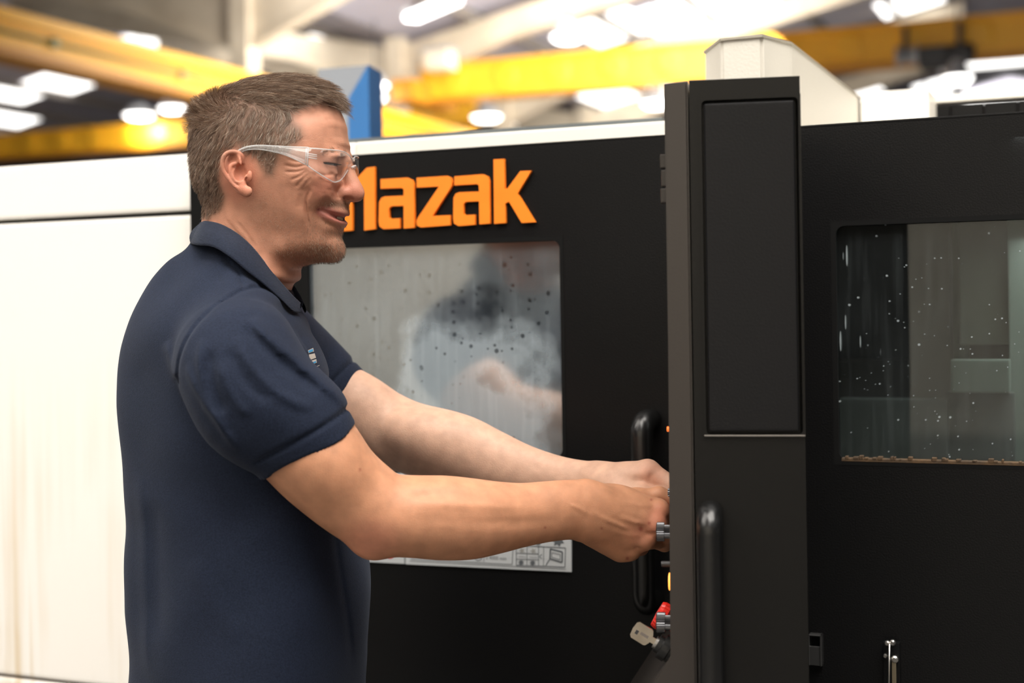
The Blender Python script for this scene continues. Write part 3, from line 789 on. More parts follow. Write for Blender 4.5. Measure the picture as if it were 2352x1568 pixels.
# controls on the operating side
def knob(v, b, u0, u1, rpx, name='ribbed_knob', ribs=26):
    c = PF.at(1540, v, b); r = rpx * PF.world(0, b, 0).y / F
    L = a0 - pa(u0, v, b); L1 = a0 - pa(u1, v, b)
    e_ = lathe(name, [(0, 0), (r * .72, 0), (r * .72, L1), (r, L1), (r, L - .001), (r * .9, L), (0, L)], (a0, b, c.z), (-1, 0, 0), m_knob, pen, 104, ribs, r * .08)
    return e_
m_knob = mat('knob_grey', (0.085, 0.085, 0.09), 0.25, .8)
knob(1221, .060, 1508, 1526, 22)
knob(1430, .050, 1508, 1528, 24)
def post(name, v, b, u, rpx, m, ax=(-1, 0, 0)):
    c = PF.at(1540, v, b); r = rpx * PF.world(0, b, 0).y / F
    return lathe(name, [(0, 0), (r, 0), (r, (a0 - pa(u, v, b)) * .9), (r * .85, a0 - pa(u, v, b)), (0, a0 - pa(u, v, b))], (a0, b, c.z), ax, m, pen, 20)
post('toggle_button', 1295, .05, 1519, 7, m_dark)
c = PF.at(1540, 1135, .235)
lathe('selector_knob', [(0, 0), (.011, 0), (.011, .006), (.008, .008), (.008, .018), (0, .019)], (a0, .235, c.z), (-1, 0, 0), m_knob, pen, 48, 16, .0008)
m_amber = mat('amber_lamp', (0.9, 0.35, 0.05), 0.3, emit=(1.0, 0.38, 0.06), estr=2.2)
m_or2 = mat('orange_lamp', (0.9, 0.2, 0.03), 0.3, emit=(1.0, 0.16, 0.02), estr=1.2)
post('amber_pilot_lamp', 1335, .03, 1536, 20, m_amber)
post('orange_pilot_lamp', 985, .03, 1532, 6, m_or2)
# emergency stop, tilted on the lower console
m_estop = mat('red_plastic', (0.70, 0.022, 0.012), 0.35)
c = PF.at(1536, 1424, .09); ax = Vector((-.86, 0, .5)).normalized()
r = 33 * PF.world(0, .09, 0).y / F
es = lathe('emergency_stop', [(0, 0), (r * .6, 0), (r * .6, .018), (r, .019), (r, .026), (r * .9, .030), (0, .031)], c - ax * .014, ax, m_estop, pen, 40, 20, r * .06)
# key switch and its key
c = PF.at(1530, 1489, .045)
ax = Vector((-.86, 0, .52)).normalized()
rr = 30 * PF.world(0, .045, 0).y / F
ks = lathe('key_switch', [(0, -.02), (rr * .9, -.02), (rr * .9, -.004), (rr, -.003), (rr, .006), (rr * .7, .007), (rr * .7, .012), (0, .012)], c, ax, mat('switch_black', (.01, .01, .01), .3), pen, 32)
lathe('switch_ring', [(0, .012), (rr * .5, .012), (rr * .5, .015), (0, .015)], c, ax, m_steel, ks, 24)
m_brass = mat('key_nickel', (0.62, 0.55, 0.45), 0.32, 1.0, noise=(60, (.5, .43, .34), .4))
key = empty('switch_key'); PF.place(key); tag(key, 'small nickel key standing in the lower key switch of the panel', 'key')
kc = c + ax * .010
xk = ax; yk = Vector((xk.z, 0, -xk.x)); 
KM = Matrix(((xk.x, yk.x, 0, kc.x), (0, 0, 1, kc.y), (xk.z, yk.z, 0, kc.z), (0, 0, 0, 1)))
def kpoly(name, pts, h0, h1, m, parent):
    bm = bmesh.new()
    A = [bm.verts.new(KM @ Vector((x, y, h0))) for x, y in pts]; B = [bm.verts.new(KM @ Vector((x, y, h1))) for x, y in pts]
    bm.faces.new(A); bm.faces.new(B[::-1])
    for i in range(len(pts)): bm.faces.new((A[i], A[(i + 1) % len(pts)], B[(i + 1) % len(pts)], B[i]))
    return bmobj(name, bm, m, parent)
kpoly('key_shank', [(0, -.0035), (.012, -.0035), (.012, .0035), (0, .0035)], -.001, .001, m_brass, key)
kpoly('key_bow', [(.010, -.0045), (.0125, -.0095), (.0145, -.0105), (.031, -.0105), (.0335, -.008), (.0345, 0), (.0335, .008), (.031, .0105), (.0145, .0105), (.0125, .0095), (.010, .0045)], -.0013, .0013, m_brass, key)
kpoly('key_slot', [(.014, -.0015), (.024, -.0015), (.024, .0018), (.014, .0018)], -.0017, -.0012, mat('key_inset', (.22, .19, .17), .5, .6), key)
kpoly('key_ring_hole', [(.0265, -.004), (.0300, -.004), (.0300, .001), (.0265, .001)], -.0017, -.0012, m_dark, key)
# swing arm that carries the panel
box('mount_foot', (a1 + .02, .06, zbot - .02), (a2 - .02, DEP - .06, zbot), m_panel, pen, .004)
tube('mount_post', [((a1 + a2) / 2, .2, 0.0), ((a1 + a2) / 2, .2, zbot - .01)], .05, m_panel, pen, 24)
box('mount_base', ((a1 + a2) / 2 - .15, .05, 0), ((a1 + a2) / 2 + .15, .35, .02), m_panel, pen, .004)

# ================================================================== modelling tools for soft shapes: fields of distance, meshed
class Op:
    """one step of a field: kind 'u' join, 's' cut away, 'd' raise (+) or press in (-)"""
    def __init__(s, kind, fn, c, r, k=0.0):
        s.kind, s.fn, s.c, s.r, s.k = kind, fn, np.array(c, dtype=np.float64), r, k
def smin(a, b, k):
    if k <= 0: return np.minimum(a, b)
    h = np.maximum(k - np.abs(a - b), 0.0) / k
    return np.minimum(a, b) - h * h * k * 0.25
def smax(a, b, k): return -smin(-a, -b, k)
def eval_ops(ops, P):
    d = None
    for o in ops:
        if o.kind == 'u':
            e = o.fn(P)
            d = e if d is None else smin(d, e, o.k)
        elif d is not None:
            if o.kind == 's': d = smax(d, -o.fn(P), o.k)
            else: d = d - o.fn(P)
    return d
def ellip(c, r, R=None, k=0.0, kind='u'):
    c = np.array(c, np.float32); r = np.array(r, np.float32)
    Rm = None if R is None else np.array(R, np.float32)
    def fn(P):
        q = P - c
        if Rm is not None: q = q @ Rm
        a = q / r; k0 = np.sqrt((a * a).sum(-1)) + 1e-9
        b = q / (r * r); k1 = np.sqrt((b * b).sum(-1)) + 1e-9
        return k0 * (k0 - 1.0) / k1
    return Op(kind, fn, c, float(r.max()), k)
def cone(a, b, ra, rb, k=0.0, kind='u', flat=None):
    """capsule whose radius changes from ra to rb; flat=(unit axis, factor) squeezes it along an axis"""
    a = np.array(a, np.float32); b = np.array(b, np.float32); ra = np.float32(ra); rb = np.float32(rb)
    ab = b - a; L2 = float(ab @ ab) + 1e-12
    if flat is not None:
        ax = np.array(flat[0], np.float32); ax /= np.linalg.norm(ax); fa = float(flat[1])
    def fn(P):
        q = P - a
        t = np.clip((q @ ab) / L2, 0, 1)
        v = q - t[..., None] * ab
        if flat is not None:
            s = v @ ax
            v = v + (s * (1.0 / fa - 1.0))[..., None] * ax
        d = np.sqrt((v * v).sum(-1)) - (ra + (rb - ra) * t)
        return d if flat is None else d * min(1.0, max(fa, .6))
    return Op(kind, fn, (a + b) / 2, float(np.sqrt(L2)) / 2 + max(ra, rb) * (1 if flat is None else max(1, flat[1])), k)
def smooth_path(pts, n=6):
    """Catmull-Rom through rows of numbers"""
    P = np.array(pts, float); out = []
    for i in range(len(P) - 1):
        p0, p1, p2, p3 = P[max(i - 1, 0)], P[i], P[i + 1], P[min(i + 2, len(P) - 1)]
        for j in range(n):
            t = j / n
            out.append(0.5 * ((2 * p1) + (-p0 + p2) * t + (2 * p0 - 5 * p1 + 4 * p2 - p3) * t * t + (-p0 + 3 * p1 - 3 * p2 + p3) * t ** 3))
    out.append(P[-1]); return np.array(out)
def limb(pts, k=0.004, k0=None, flat=None):
    """chain of cones; rows (x, y, z, r)"""
    ops = []
    for i, (p, q) in enumerate(zip(pts, pts[1:])):
        ops.append(cone(p[:3], q[:3], p[3], q[3], k0 if (i == 0 and k0 is not None) else k, flat=flat))
    return ops
def crease(pts, width, height, taper=True):
    """raise (height > 0) or press in (height < 0) a line along 3-D points"""
    P3 = np.array(pts, np.float32)
    A, B = P3[:-1], P3[1:]; AB = B - A; L2 = (AB * AB).sum(-1) + 1e-12
    cl = np.concatenate([[0], np.cumsum(np.sqrt(L2))]); tot = cl[-1]
    def fn(P):
        best = np.full(P.shape[:-1], 1e9, np.float32); s = np.zeros(P.shape[:-1], np.float32)
        for i in range(len(A)):
            q = P - A[i]; t = np.clip((q @ AB[i]) / L2[i], 0, 1)
            v = q - t[..., None] * AB[i]; d = (v * v).sum(-1)
            m = d < best; best = np.where(m, d, best); s = np.where(m, cl[i] + t * np.sqrt(L2[i]), s)
        e = np.exp(-best / (width * width))
        if taper:
            x = s / tot; e = e * np.clip(np.minimum(x, 1 - x) * 5, 0, 1)
        return height * e
    c = (P3.min(0) + P3.max(0)) / 2
    return Op('d', fn, c, float(np.linalg.norm(P3 - c, axis=1).max()) + 3 * width)
def polygonise(ops, lo, hi, h, ch=16, margin=0.012):
    lo = np.array(lo, float); hi = np.array(hi, float)
    n = np.ceil((hi - lo) / h / ch).astype(int) * ch
    V = np.full(tuple(n + 1), 1.0, np.float32)
    R = ch * h * math.sqrt(3) / 2
    ax = [lo[i] + h * np.arange(n[i] + 1) for i in range(3)]
    C = np.array([o.c for o in ops]); RR = np.array([o.r for o in ops]); KK = np.array([o.k for o in ops])
    for i in range(0, n[0], ch):
        for j in range(0, n[1], ch):
            for k in range(0, n[2], ch):
                cc = np.array([ax[0][i], ax[1][j], ax[2][k]]) + ch * h / 2
                dist = np.linalg.norm(C - cc, axis=1) - RR - KK
                idx = np.nonzero(dist < R + margin)[0]
                if len(idx) == 0: continue
                sub = [ops[q] for q in idx]
                if all(o.kind != 'u' for o in sub): continue
                d0 = eval_ops(sub, cc[None, :].astype(np.float32))
                if abs(float(d0[0])) > R * 1.3 + .004:
                    V[i:i + ch + 1, j:j + ch + 1, k:k + ch + 1] = 1.0 if d0[0] > 0 else -1.0
                    continue
                g = np.stack(np.meshgrid(ax[0][i:i + ch + 1], ax[1][j:j + ch + 1], ax[2][k:k + ch + 1], indexing='ij'), -1).astype(np.float32)
                V[i:i + ch + 1, j:j + ch + 1, k:k + ch + 1] = eval_ops(sub, g)
    return surface_nets(V, lo, h)
def surface_nets(V, lo, h):
    ins = V < 0
    cnt = np.zeros(tuple(s - 1 for s in V.shape), np.int8)
    for a in (0, 1):
        for b in (0, 1):
            for c in (0, 1):
                cnt += ins[a:V.shape[0] - 1 + a, b:V.shape[1] - 1 + b, c:V.shape[2] - 1 + c]
    act = (cnt > 0) & (cnt < 8)
    I = np.argwhere(act)
    ids = np.full(act.shape, -1, np.int32); ids[act] = np.arange(len(I))
    corners = [(a, b, c) for a in (0, 1) for b in (0, 1) for c in (0, 1)]
    val = {c: V[I[:, 0] + c[0], I[:, 1] + c[1], I[:, 2] + c[2]].astype(np.float64) for c in corners}
    acc = np.zeros((len(I), 3)); num = np.zeros(len(I))
    for a in corners:
        for d in range(3):
            if a[d]: continue
            b = list(a); b[d] = 1; b = tuple(b)
            va, vb = val[a], val[b]
            m = (va < 0) != (vb < 0)
            t = np.where(m, va / np.where(m, va - vb, 1), 0)
            pt = np.array(a, float) + np.outer(t, np.eye(3)[d])
            acc += np.where(m[:, None], pt, 0); num += m
    verts = lo + h * (I + acc / num[:, None])
    quads = []
    for d in range(3):
        e, f = (d + 1) % 3, (d + 2) % 3
        sl0 = [slice(None)] * 3; sl1 = [slice(None)] * 3
        sl0[d] = slice(0, V.shape[d] - 1); sl1[d] = slice(1, None)
        x = ins[tuple(sl0)]; y = ins[tuple(sl1)]
        m = x != y
        # leave out the border
        for w in (e, f):
            b = [slice(None)] * 3; b[w] = 0; m[tuple(b)] = False
            b[w] = -1; m[tuple(b)] = False
        J = np.argwhere(m); flip = x[m]
        def cell(de, df):
            q = J.copy(); q[:, e] += de; q[:, f] += df; return ids[q[:, 0], q[:, 1], q[:, 2]]
        c00, c10, c11, c01 = cell(-1, -1), cell(0, -1), cell(0, 0), cell(-1, 0)
        Q = np.stack([c00, c10, c11, c01], 1)
        Q[~flip] = Q[~flip][:, ::-1]
        quads.append(Q)
    Q = np.concatenate(quads)
    Q = Q[(Q >= 0).all(1)]
    return verts, Q
def np_mesh(name, verts, quads, m=None, parent=None, colors=None, attr='tone'):
    me = bpy.data.meshes.new(name)
    k = quads.shape[1]
    me.vertices.add(len(verts)); me.vertices.foreach_set('co', np.ascontiguousarray(verts, np.float32).ravel())
    me.loops.add(quads.size); me.loops.foreach_set('vertex_index', np.ascontiguousarray(quads, np.int32).ravel())
    me.polygons.add(len(quads)); me.polygons.foreach_set('loop_start', np.arange(0, quads.size, k, dtype=np.int32))
    me.polygons.foreach_set('use_smooth', np.ones(len(quads), bool))
    me.update(calc_edges=True)
    if colors is not None:
        ca = me.color_attributes.new(attr, 'FLOAT_COLOR', 'POINT')
        c4 = np.ones((len(verts), 4), np.float32); c4[:, :3] = colors
        ca.data.foreach_set('color', c4.ravel())
    return link(name, me, m, parent)
def vertex_normals(verts, quads):
    a, b, c, d = (verts[quads[:, i]] for i in range(4))
    n = np.cross(c - a, d - b); N = np.zeros_like(verts)
    for i in range(4): np.add.at(N, quads[:, i], n)
    return N / (np.linalg.norm(N, axis=1)[:, None] + 1e-12)
def relax(verts, quads, it=1, lam=0.5):
    E = np.concatenate([quads[:, [0, 1]], quads[:, [1, 2]], quads[:, [2, 3]], quads[:, [3, 0]]])
    n = len(verts); deg = np.bincount(E[:, 0], minlength=n) + np.bincount(E[:, 1], minlength=n)
    for _ in range(it):
        s = np.zeros_like(verts)
        for ax_ in range(3):
            s[:, ax_] = np.bincount(E[:, 0], verts[E[:, 1], ax_], n) + np.bincount(E[:, 1], verts[E[:, 0], ax_], n)
        verts = verts + lam * (s / deg[:, None] - verts)
    return verts
class Spline2D:
    """thin plate spline through scattered values, tabulated on a grid"""
    def __init__(s, xy, val, lo, hi, step, smooth=0.0):
        xy = np.array(xy, float); val = np.array(val, float); s.xy = xy; n = len(xy)
        def phi(r2): return 0.5 * r2 * np.log(r2 + 1e-12)
        K = phi(((xy[:, None] - xy[None]) ** 2).sum(-1)) + smooth * np.eye(n)
        A = np.zeros((n + 3, n + 3)); A[:n, :n] = K; A[:n, n] = 1; A[:n, n + 1:] = xy
        A[n, :n] = 1; A[n + 1:, :n] = xy.T
        w = np.linalg.solve(A, np.concatenate([val, [0, 0, 0]]))
        s.lo = np.array(lo, float); s.step = step
        gx = np.arange(lo[0], hi[0] + step, step); gy = np.arange(lo[1], hi[1] + step, step)
        G = np.zeros((len(gx), len(gy)))
        X, Y = np.meshgrid(gx, gy, indexing='ij')
        for i in range(n): G += w[i] * phi((X - xy[i, 0]) ** 2 + (Y - xy[i, 1]) ** 2)
        G += w[n] + w[n + 1] * X + w[n + 2] * Y
        gx_, gy_ = np.gradient(G, step)
        s.G = G.astype(np.float32); s.g2 = (gx_ ** 2 + gy_ ** 2).astype(np.float32)
    def sample(s, x, y):
        u = np.clip((x - s.lo[0]) / s.step, 0, s.G.shape[0] - 1.01); v = np.clip((y - s.lo[1]) / s.step, 0, s.G.shape[1] - 1.01)
        i = u.astype(np.int32); j = v.astype(np.int32); fu = (u - i).astype(np.float32); fv = (v - j).astype(np.float32)
        T = s.G.ravel(); n = s.G.shape[1]; q = i * n + j
        a = T[q]; b = T[q + n]; c = T[q + 1]; d = T[q + n + 1]
        g = (a + (b - a) * fu); h = (c + (d - c) * fu)
        return g + (h - g) * fv, s.g2.ravel()[q]
def inflated(spl, y0, c, r, k=0.0):
    """solid whose half width across the plane y = y0 is the square root of the spline over (x, z)"""
    def fn(P):
        # the picture plane is the same for every y of a block: look the spline up once per column
        if P.ndim == 4:
            G, g2 = spl.sample(P[:, 0, :, 0], P[:, 0, :, 2]); G = G[:, None, :]; g2 = g2[:, None, :]
        else: G, g2 = spl.sample(P[..., 0], P[..., 2])
        y = P[..., 1] - np.float32(y0)
        y2 = y * y
        return (y2 - G) / np.sqrt(4 * y2 + g2 + np.float32(1e-5))
    return Op('u', fn, c, r, k)
# ================================================================== the man
YH = 1.84                                   # distance of his middle plane
def N3(u, v, Y): return np.array(W(u, v, Y))
def R4(u, v, Y, rpx): return (*N3(u, v, Y), rpx * Y / F)
S = F / YH                                  # pixels per metre in the middle plane
PSI = math.radians(10.0)                    # his face turns a little towards the camera
PIV = N3(600, 420, YH)[:2]
CP, SP = math.cos(PSI), math.sin(PSI)
def head_to_world(V):
    """from the head's own axes (facing +x) to the place"""
    V = np.asarray(V, float); Q = V.copy()
    x, y = V[..., 0] - PIV[0], V[..., 1] - PIV[1]
    Q[..., 0] = PIV[0] + x * CP + y * SP; Q[..., 1] = PIV[1] - x * SP + y * CP
    return Q
def H(u, v, w=0.0):
    """head point (own axes) seen at (u, v) that lies w metres beside the middle plane, near side"""
    du, dv = unroll(u, v)
    d = np.array((du / F, 1.0, -dv / F)); o = np.array((0, 0, CAMZ))
    # own y of a point: PIV.y + (X - PIV.x) * SP + (Y - PIV.y) * CP
    yo = PIV[1] + (o[0] - PIV[0]) * SP + (o[1] - PIV[1]) * CP; yd = d[0] * SP + d[1] * CP
    p = o + d * ((YH - w - yo) / yd)
    x, y = p[0] - PIV[0], p[1] - PIV[1]
    return np.array((PIV[0] + x * CP - y * SP, PIV[1] + x * SP + y * CP, p[2]))
EYE_W = .031

# ---------------------------------------------------------------- head: outline without nose, and half widths
prof = [(470, 470), (459, 440), (450, 405), (444, 365), (442, 330), (440, 300), (443, 270), (455, 245), (475, 226), (503, 212), (535, 197),
        (570, 185), (610, 179), (650, 178), (690, 183), (722, 195), (750, 213), (770, 236), (783, 260), (790, 280), (794, 302), (796, 322), (797, 340), (798, 352), (795, 366),
        (793, 384), (788, 410), (787, 438), (795, 462), (796, 478), (792, 492), (785, 505), (784, 522), (780, 541), (783, 556), (786, 570), (784, 584), (774, 595), (757, 600),
        (732, 603), (706, 608), (680, 622), (664, 650), (655, 690), (650, 740), (480, 740), (466, 690), (460, 640), (456, 590), (460, 540), (468, 500)]
wid = [  # (u, v, half width in mm) as seen on the near side
    (560, 300, 77), (520, 330, 76), (600, 330, 76), (480, 330, 62), (640, 300, 73), (560, 250, 68), (620, 250, 66), (680, 260, 58), (510, 250, 55), (720, 280, 52),
    (560, 212, 44), (640, 208, 41), (700, 224, 37), (745, 250, 27), (470, 270, 43), (462, 300, 40), (460, 350, 43), (470, 400, 52), (765, 290, 31), (780, 300, 18), (785, 330, 19), (788, 349, 18), (772, 348, 33),
    (660, 340, 73), (690, 320, 66), (730, 320, 53), (768, 332, 33), (700, 370, 64), (730, 372, 52), (757, 374, 38), (778, 380, 20), (660, 400, 70), (620, 400, 73), (560, 400, 74), (520, 420, 68),
    (700, 420, 62), (730, 410, 55), (755, 415, 43), (775, 420, 26), (690, 460, 58), (725, 450, 50), (755, 450, 39), (770, 465, 27), (640, 450, 66), (590, 460, 67), (540, 470, 63), (500, 470, 50),
    (620, 500, 62), (660, 500, 58), (700, 500, 51), (735, 490, 39), (765, 495, 22), (760, 525, 27), (730, 530, 38), (690, 540, 48), (640, 540, 56), (590, 530, 60), (540, 530, 60), (500, 530, 50),
    (760, 560, 26), (725, 570, 36), (690, 575, 42), (755, 582, 20), (650, 580, 52), (600, 590, 59), (550, 600, 60), (500, 600, 46), (640, 640, 42), (600, 660, 58), (540, 660, 60), (490, 660, 40), (570, 720, 62), (500, 720, 45), (630, 710, 36)]
xy, val = [], []
for u, v in prof:
    p = H(u, v, 0); xy.append((p[0], p[2])); val.append(0.0)
for u, v, w in wid:
    p = H(u, v, w / 1000.); xy.append((p[0], p[2])); val.append((w / 1000.) ** 2)
pc = H(620, 420, 0)
head_spl = Spline2D(xy, val, (pc[0] - .17, pc[2] - .22), (pc[0] + .17, pc[2] + .19), .0015, smooth=2e-7)
head_ops = [inflated(head_spl, YH, (pc[0], YH, pc[2] - .01), .26)]
def E(u, v, w, ru, rv, rw, k, kind='u', tilt=0.0, yaw=0.0):
    """ellipsoid on both sides of the face; radii in pixels (ru, rv) and mm (rw); tilt turns it in the picture plane"""
    for sd in (-1, 1):
        c = H(u, v, w / 1000.)
        c[1] = YH + sd * w / 1000.
        t = math.radians(tilt); y = math.radians(yaw) * sd
        Ry = np.array([[math.cos(t), 0, math.sin(t)], [0, 1, 0], [-math.sin(t), 0, math.cos(t)]])
        Rz = np.array([[math.cos(y), -math.sin(y), 0], [math.sin(y), math.cos(y), 0], [0, 0, 1]])
        head_ops.append(ellip(c, (ru / S, rw / 1000., rv / S), (Rz @ Ry), k / 1000., kind))
        if w == 0: break
# nose
nose = smooth_path([(*H(794, 372), 10.5 / S), (*H(798, 394), 12 / S), (*H(807, 420), 14 / S), (*H(818.5, 446), 17 / S)], 4)
head_ops += limb(nose, .006, .010)
E(806, 441, 4.5, 15, 14, 6.5, 6)
E(788, 444, 11.5, 16, 13.5, 6.0, 5, tilt=-8)
E(800, 456, 0, 13, 7, 6, 5)
# brow ridge, cheekbone, smiling cheek, chin, lids
E(732, 432, 44, 24, 22, 8, 26, tilt=20)
E(760, 574, 7, 17, 20, 12, 12)
E(698, 402, 58, 34, 16, 8, 14)
E(752, 377, EYE_W * 1000, 24, 22, 13.6, 5)
E(752, 361, 33, 30, 7, 9, 8, tilt=-4)
E(750, 394, 34, 26, 8, 8, 8, tilt=14)
# lips: arcs around the front of the teeth
def lip_arc(zc, zf, uf, cw, n=9, uc=731):
    pc_, pf_ = H(uc, zc, cw / 1000.), H(uf, zf, 0)
    out = []
    for i in range(-n, n + 1):
        t = i / n; a = t * math.pi / 2
        x = pc_[0] + (pf_[0] - pc_[0]) * math.cos(a) ** .8
        z = pc_[2] + (pf_[2] - pc_[2]) * math.cos(a) ** .8
        out.append((x, YH + math.sin(a) * cw / 1000., z, t))
    return out
up = [(x, y, z, (.0008 + .0026 * (1 - t * t))) for x, y, z, t in lip_arc(476, 489.5, 789, 36)]
lo_ = [(x, y, z, (.0008 + .0031 * (1 - t * t))) for x, y, z, t in lip_arc(485, 512, 783, 36)]
head_ops += limb(up, .006) + limb(lo_, .006)
slit = [(x, y, z, (.0009 + .0029 * (1 - abs(t) ** 3.0))) for x, y, z, t in lip_arc(479.5, 502.5, 792, 41)]
for p_, q_ in zip(slit, slit[1:]):
    head_ops.append(cone(p_[:3], q_[:3], p_[3], q_[3], .0015, 's'))
slit_in = [(x - .008, YH + (y - YH) * .86, z, .0015 + .0030 * (1 - abs(t) ** 2)) for (x, y, z, t) in lip_arc(479.5, 502.5, 791, 38)]
for p_, q_ in zip(slit_in, slit_in[1:]):
    head_ops.append(cone(p_[:3], q_[:3], p_[3], q_[3], .001, 's'))
# nostrils
E(800, 455.5, 11, 12.5, 4.6, 7.5, 1.5, 's', tilt=12)
# the narrow opening between the lids, and the line it runs out in
E(762, 377.5, 38, 24, 1.8, 10, 1.2, 's', tilt=8)
# wrinkles and folds (both sides)
class Relief:
    """heights over the (x, z) plane, laid on the sides of a shape"""
    def __init__(s, lo, hi, step, y0, gap):
        s.lo, s.step, s.y0, s.gap = lo, step, y0, gap
        s.X, s.Z = np.meshgrid(np.arange(lo[0], hi[0], step), np.arange(lo[1], hi[1], step), indexing='ij')
        s.T = np.zeros(s.X.shape)
    def line(s, P, width, h, taper=True):
        best = np.full(s.X.shape, 1e9); par = np.zeros(s.X.shape); n = len(P) - 1
        for i in range(n):
            (ax_, az), (bx, bz) = P[i], P[i + 1]; ex, ez = bx - ax_, bz - az
            t = np.clip(((s.X - ax_) * ex + (s.Z - az) * ez) / (ex * ex + ez * ez + 1e-12), 0, 1)
            d = (s.X - ax_ - t * ex) ** 2 + (s.Z - az - t * ez) ** 2
            m = d < best; best[m] = d[m]; par[m] = (i + t[m]) / n
        e = np.exp(-best / width ** 2)
        if taper: e *= np.clip(np.minimum(par, 1 - par) * 5, 0, 1)
        s.T += h * e
    def op(s, c, r, side=0):
        T = s.T.astype(np.float32).ravel(); n0, n1 = s.T.shape
        def look(x, z):
            i = np.clip((x - s.lo[0]) / s.step + .5, 0, n0 - 1).astype(np.int32); j = np.clip((z - s.lo[1]) / s.step + .5, 0, n1 - 1).astype(np.int32)
            return T[i * n1 + j]
        def fn(P):
            h = look(P[:, 0, :, 0], P[:, 0, :, 2])[:, None, :] if P.ndim == 4 else look(P[..., 0], P[..., 2])
            y = P[..., 1] - np.float32(s.y0)
            if side: return h * np.clip((y * side - np.float32(s.gap)) * 30, 0, 1)
            return h * np.clip(np.abs(y) / s.gap - .5, 0, 1)
        return Op('d', fn, c, r)
face_lines = Relief((pc[0] - .15, pc[2] - .2), (pc[0] + .15, pc[2] + .18), .0005, YH, .012)
def wr(pts, w, width, h):
    P3 = smooth_path([H(q[0], q[1], q[2] / 1000.) for q in pts], 3)
    face_lines.line(P3[:, [0, 2]], width / 1000., h / 1000.)
wr([(717, 434, 55), (707, 450, 55), (702, 474, 54), (704, 500, 51), (710, 524, 47)], 54, 1.9, -2.6)        # smile fold
wr([(714, 426, 57), (697, 452, 57), (691, 482, 55)], 54, 2.0, -1.1)
wr([(704, 430, 59), (688, 455, 60), (682, 480, 58)], 54, 2.0, -.7)
wr([(731, 430, 52), (716, 452, 52), (712, 484, 50)], 54, 4.5, .6)
wr([(776, 452, 22), (754, 461, 34), (740, 472, 37), (731, 488, 40), (733, 510, 38)], 36, 3.0, -.9)           # nose to mouth
wr([(772, 436, 23), (773, 448, 21), (781, 458, 18)], 20, 2.2, -.9)                                          # behind the nostril
wr([(708, 378, 61), (682, 384, 67), (652, 379, 72)], 66, 1.6, -1.5)
wr([(708, 387, 61), (684, 395, 66), (652, 394, 71)], 66, 1.6, -1.4)
wr([(710, 392, 60), (692, 405, 64), (666, 414, 68)], 64, 1.6, -1.2)
wr([(714, 400, 58), (696, 416, 62), (676, 432, 65)], 62, 1.7, -1.0)
wr([(706, 371, 62), (682, 371, 67), (658, 364, 72)], 66, 1.5, -1.0)
wr([(722, 408, 56), (706, 424, 59), (690, 442, 62)], 62, 1.8, -.7)
wr([(778, 398, 24), (752, 405, 40), (728, 399, 50)], 40, 2.0, -1.2)
wr([(735, 274, 48), (762, 270, 36), (786, 279, 22)], 40, 2.2, -.35)
wr([(745, 292, 48), (770, 291, 36), (793, 299, 20)], 40, 2.2, -.35)
wr([(755, 312, 46), (775, 311, 34), (796, 318, 18)], 40, 2.2, -.25)
wr([(540, 505, 62), (565, 535, 60), (590, 570, 58)], 60, 2.2, -.7)
wr([(515, 500, 56), (545, 535, 58), (575, 575, 58)], 60, 2.2, -.7)

head_ops.append(face_lines.op((pc[0], YH, pc[2]), .26))

# ear: rim, inner ridge, bowl and lobe
def ear_pt(x, y, out):
    """(x, y) in the close-up of the ear; out = mm beside the middle plane"""
    return H(490 + x / 10.45, 330 + y / 10.45, out / 1000.)
def ear_chain(pts, k, k0=None):
    P4 = smooth_path([(*ear_pt(x, y, o), r / 1000.) for x, y, o, r in pts], 3)
    for sd in (-1, 1):
        Q = P4.copy()
        if sd > 0: Q[:, 1] = 2 * YH - Q[:, 1]
        head_ops.extend(limb([tuple(q) for q in Q], k, k0))
def ear_blob(x, y, o, rx, ry, rz, k, kind='u'):
    for sd in (-1, 1):
        c = ear_pt(x, y, o)
        if sd > 0: c[1] = 2 * YH - c[1]
        t = math.radians(22) * sd
        Rz = np.array([[math.cos(t), -math.sin(t), 0], [math.sin(t), math.cos(t), 0], [0, 0, 1]])
        head_ops.append(ellip(c, (rx / 10.45 / S, rz / 1000., ry / 10.45 / S), Rz, k / 1000., kind))
ear_blob(480, 560, 80, 260, 400, 5.0, 3)
ear_blob(640, 900, 78, 210, 300, 5.0, 3)
ear_blob(480, 440, 85.5, 180, 200, 4.0, 2.0, 's')
ear_blob(360, 620, 86, 110, 200, 3.0, 2.0, 's')
ear_chain([(700, 470, 77, 2.2), (700, 320, 79, 2.4), (610, 225, 82, 2.5), (460, 195, 85, 2.7), (320, 235, 87, 2.7), (235, 350, 88.5, 2.7), (212, 500, 88.5, 2.6), (245, 650, 87.5, 2.4), (330, 800, 86, 2.3), (450, 950, 84, 2.3), (580, 1070, 82.5, 2.4)], .0014)
ear_chain([(640, 480, 79, 1.5), (520, 480, 81.5, 1.9), (425, 520, 83.5, 2.3), (400, 620, 84, 2.4), (430, 760, 83.5, 2.4), (540, 890, 82.5, 2.4), (670, 940, 82, 2.4)], .0016)
ear_blob(640, 690, 81.5, 130, 210, 9.0, 1.5, 's')
ear_blob(820, 900, 81, 60, 100, 4.5, 1.5, 's')
ear_blob(880, 770, 79.5, 62, 130, 3.2, 2.5)
ear_blob(700, 960, 81.5, 75, 75, 3.2, 2.0)
ear_blob(800, 1150, 81, 165, 130, 4.6, 3)
ear_blob(690, 1090, 81.5, 110, 110, 4.2, 3)
ear_blob(980, 1230, 80, 28, 190, 3.0, 1.5, 's')

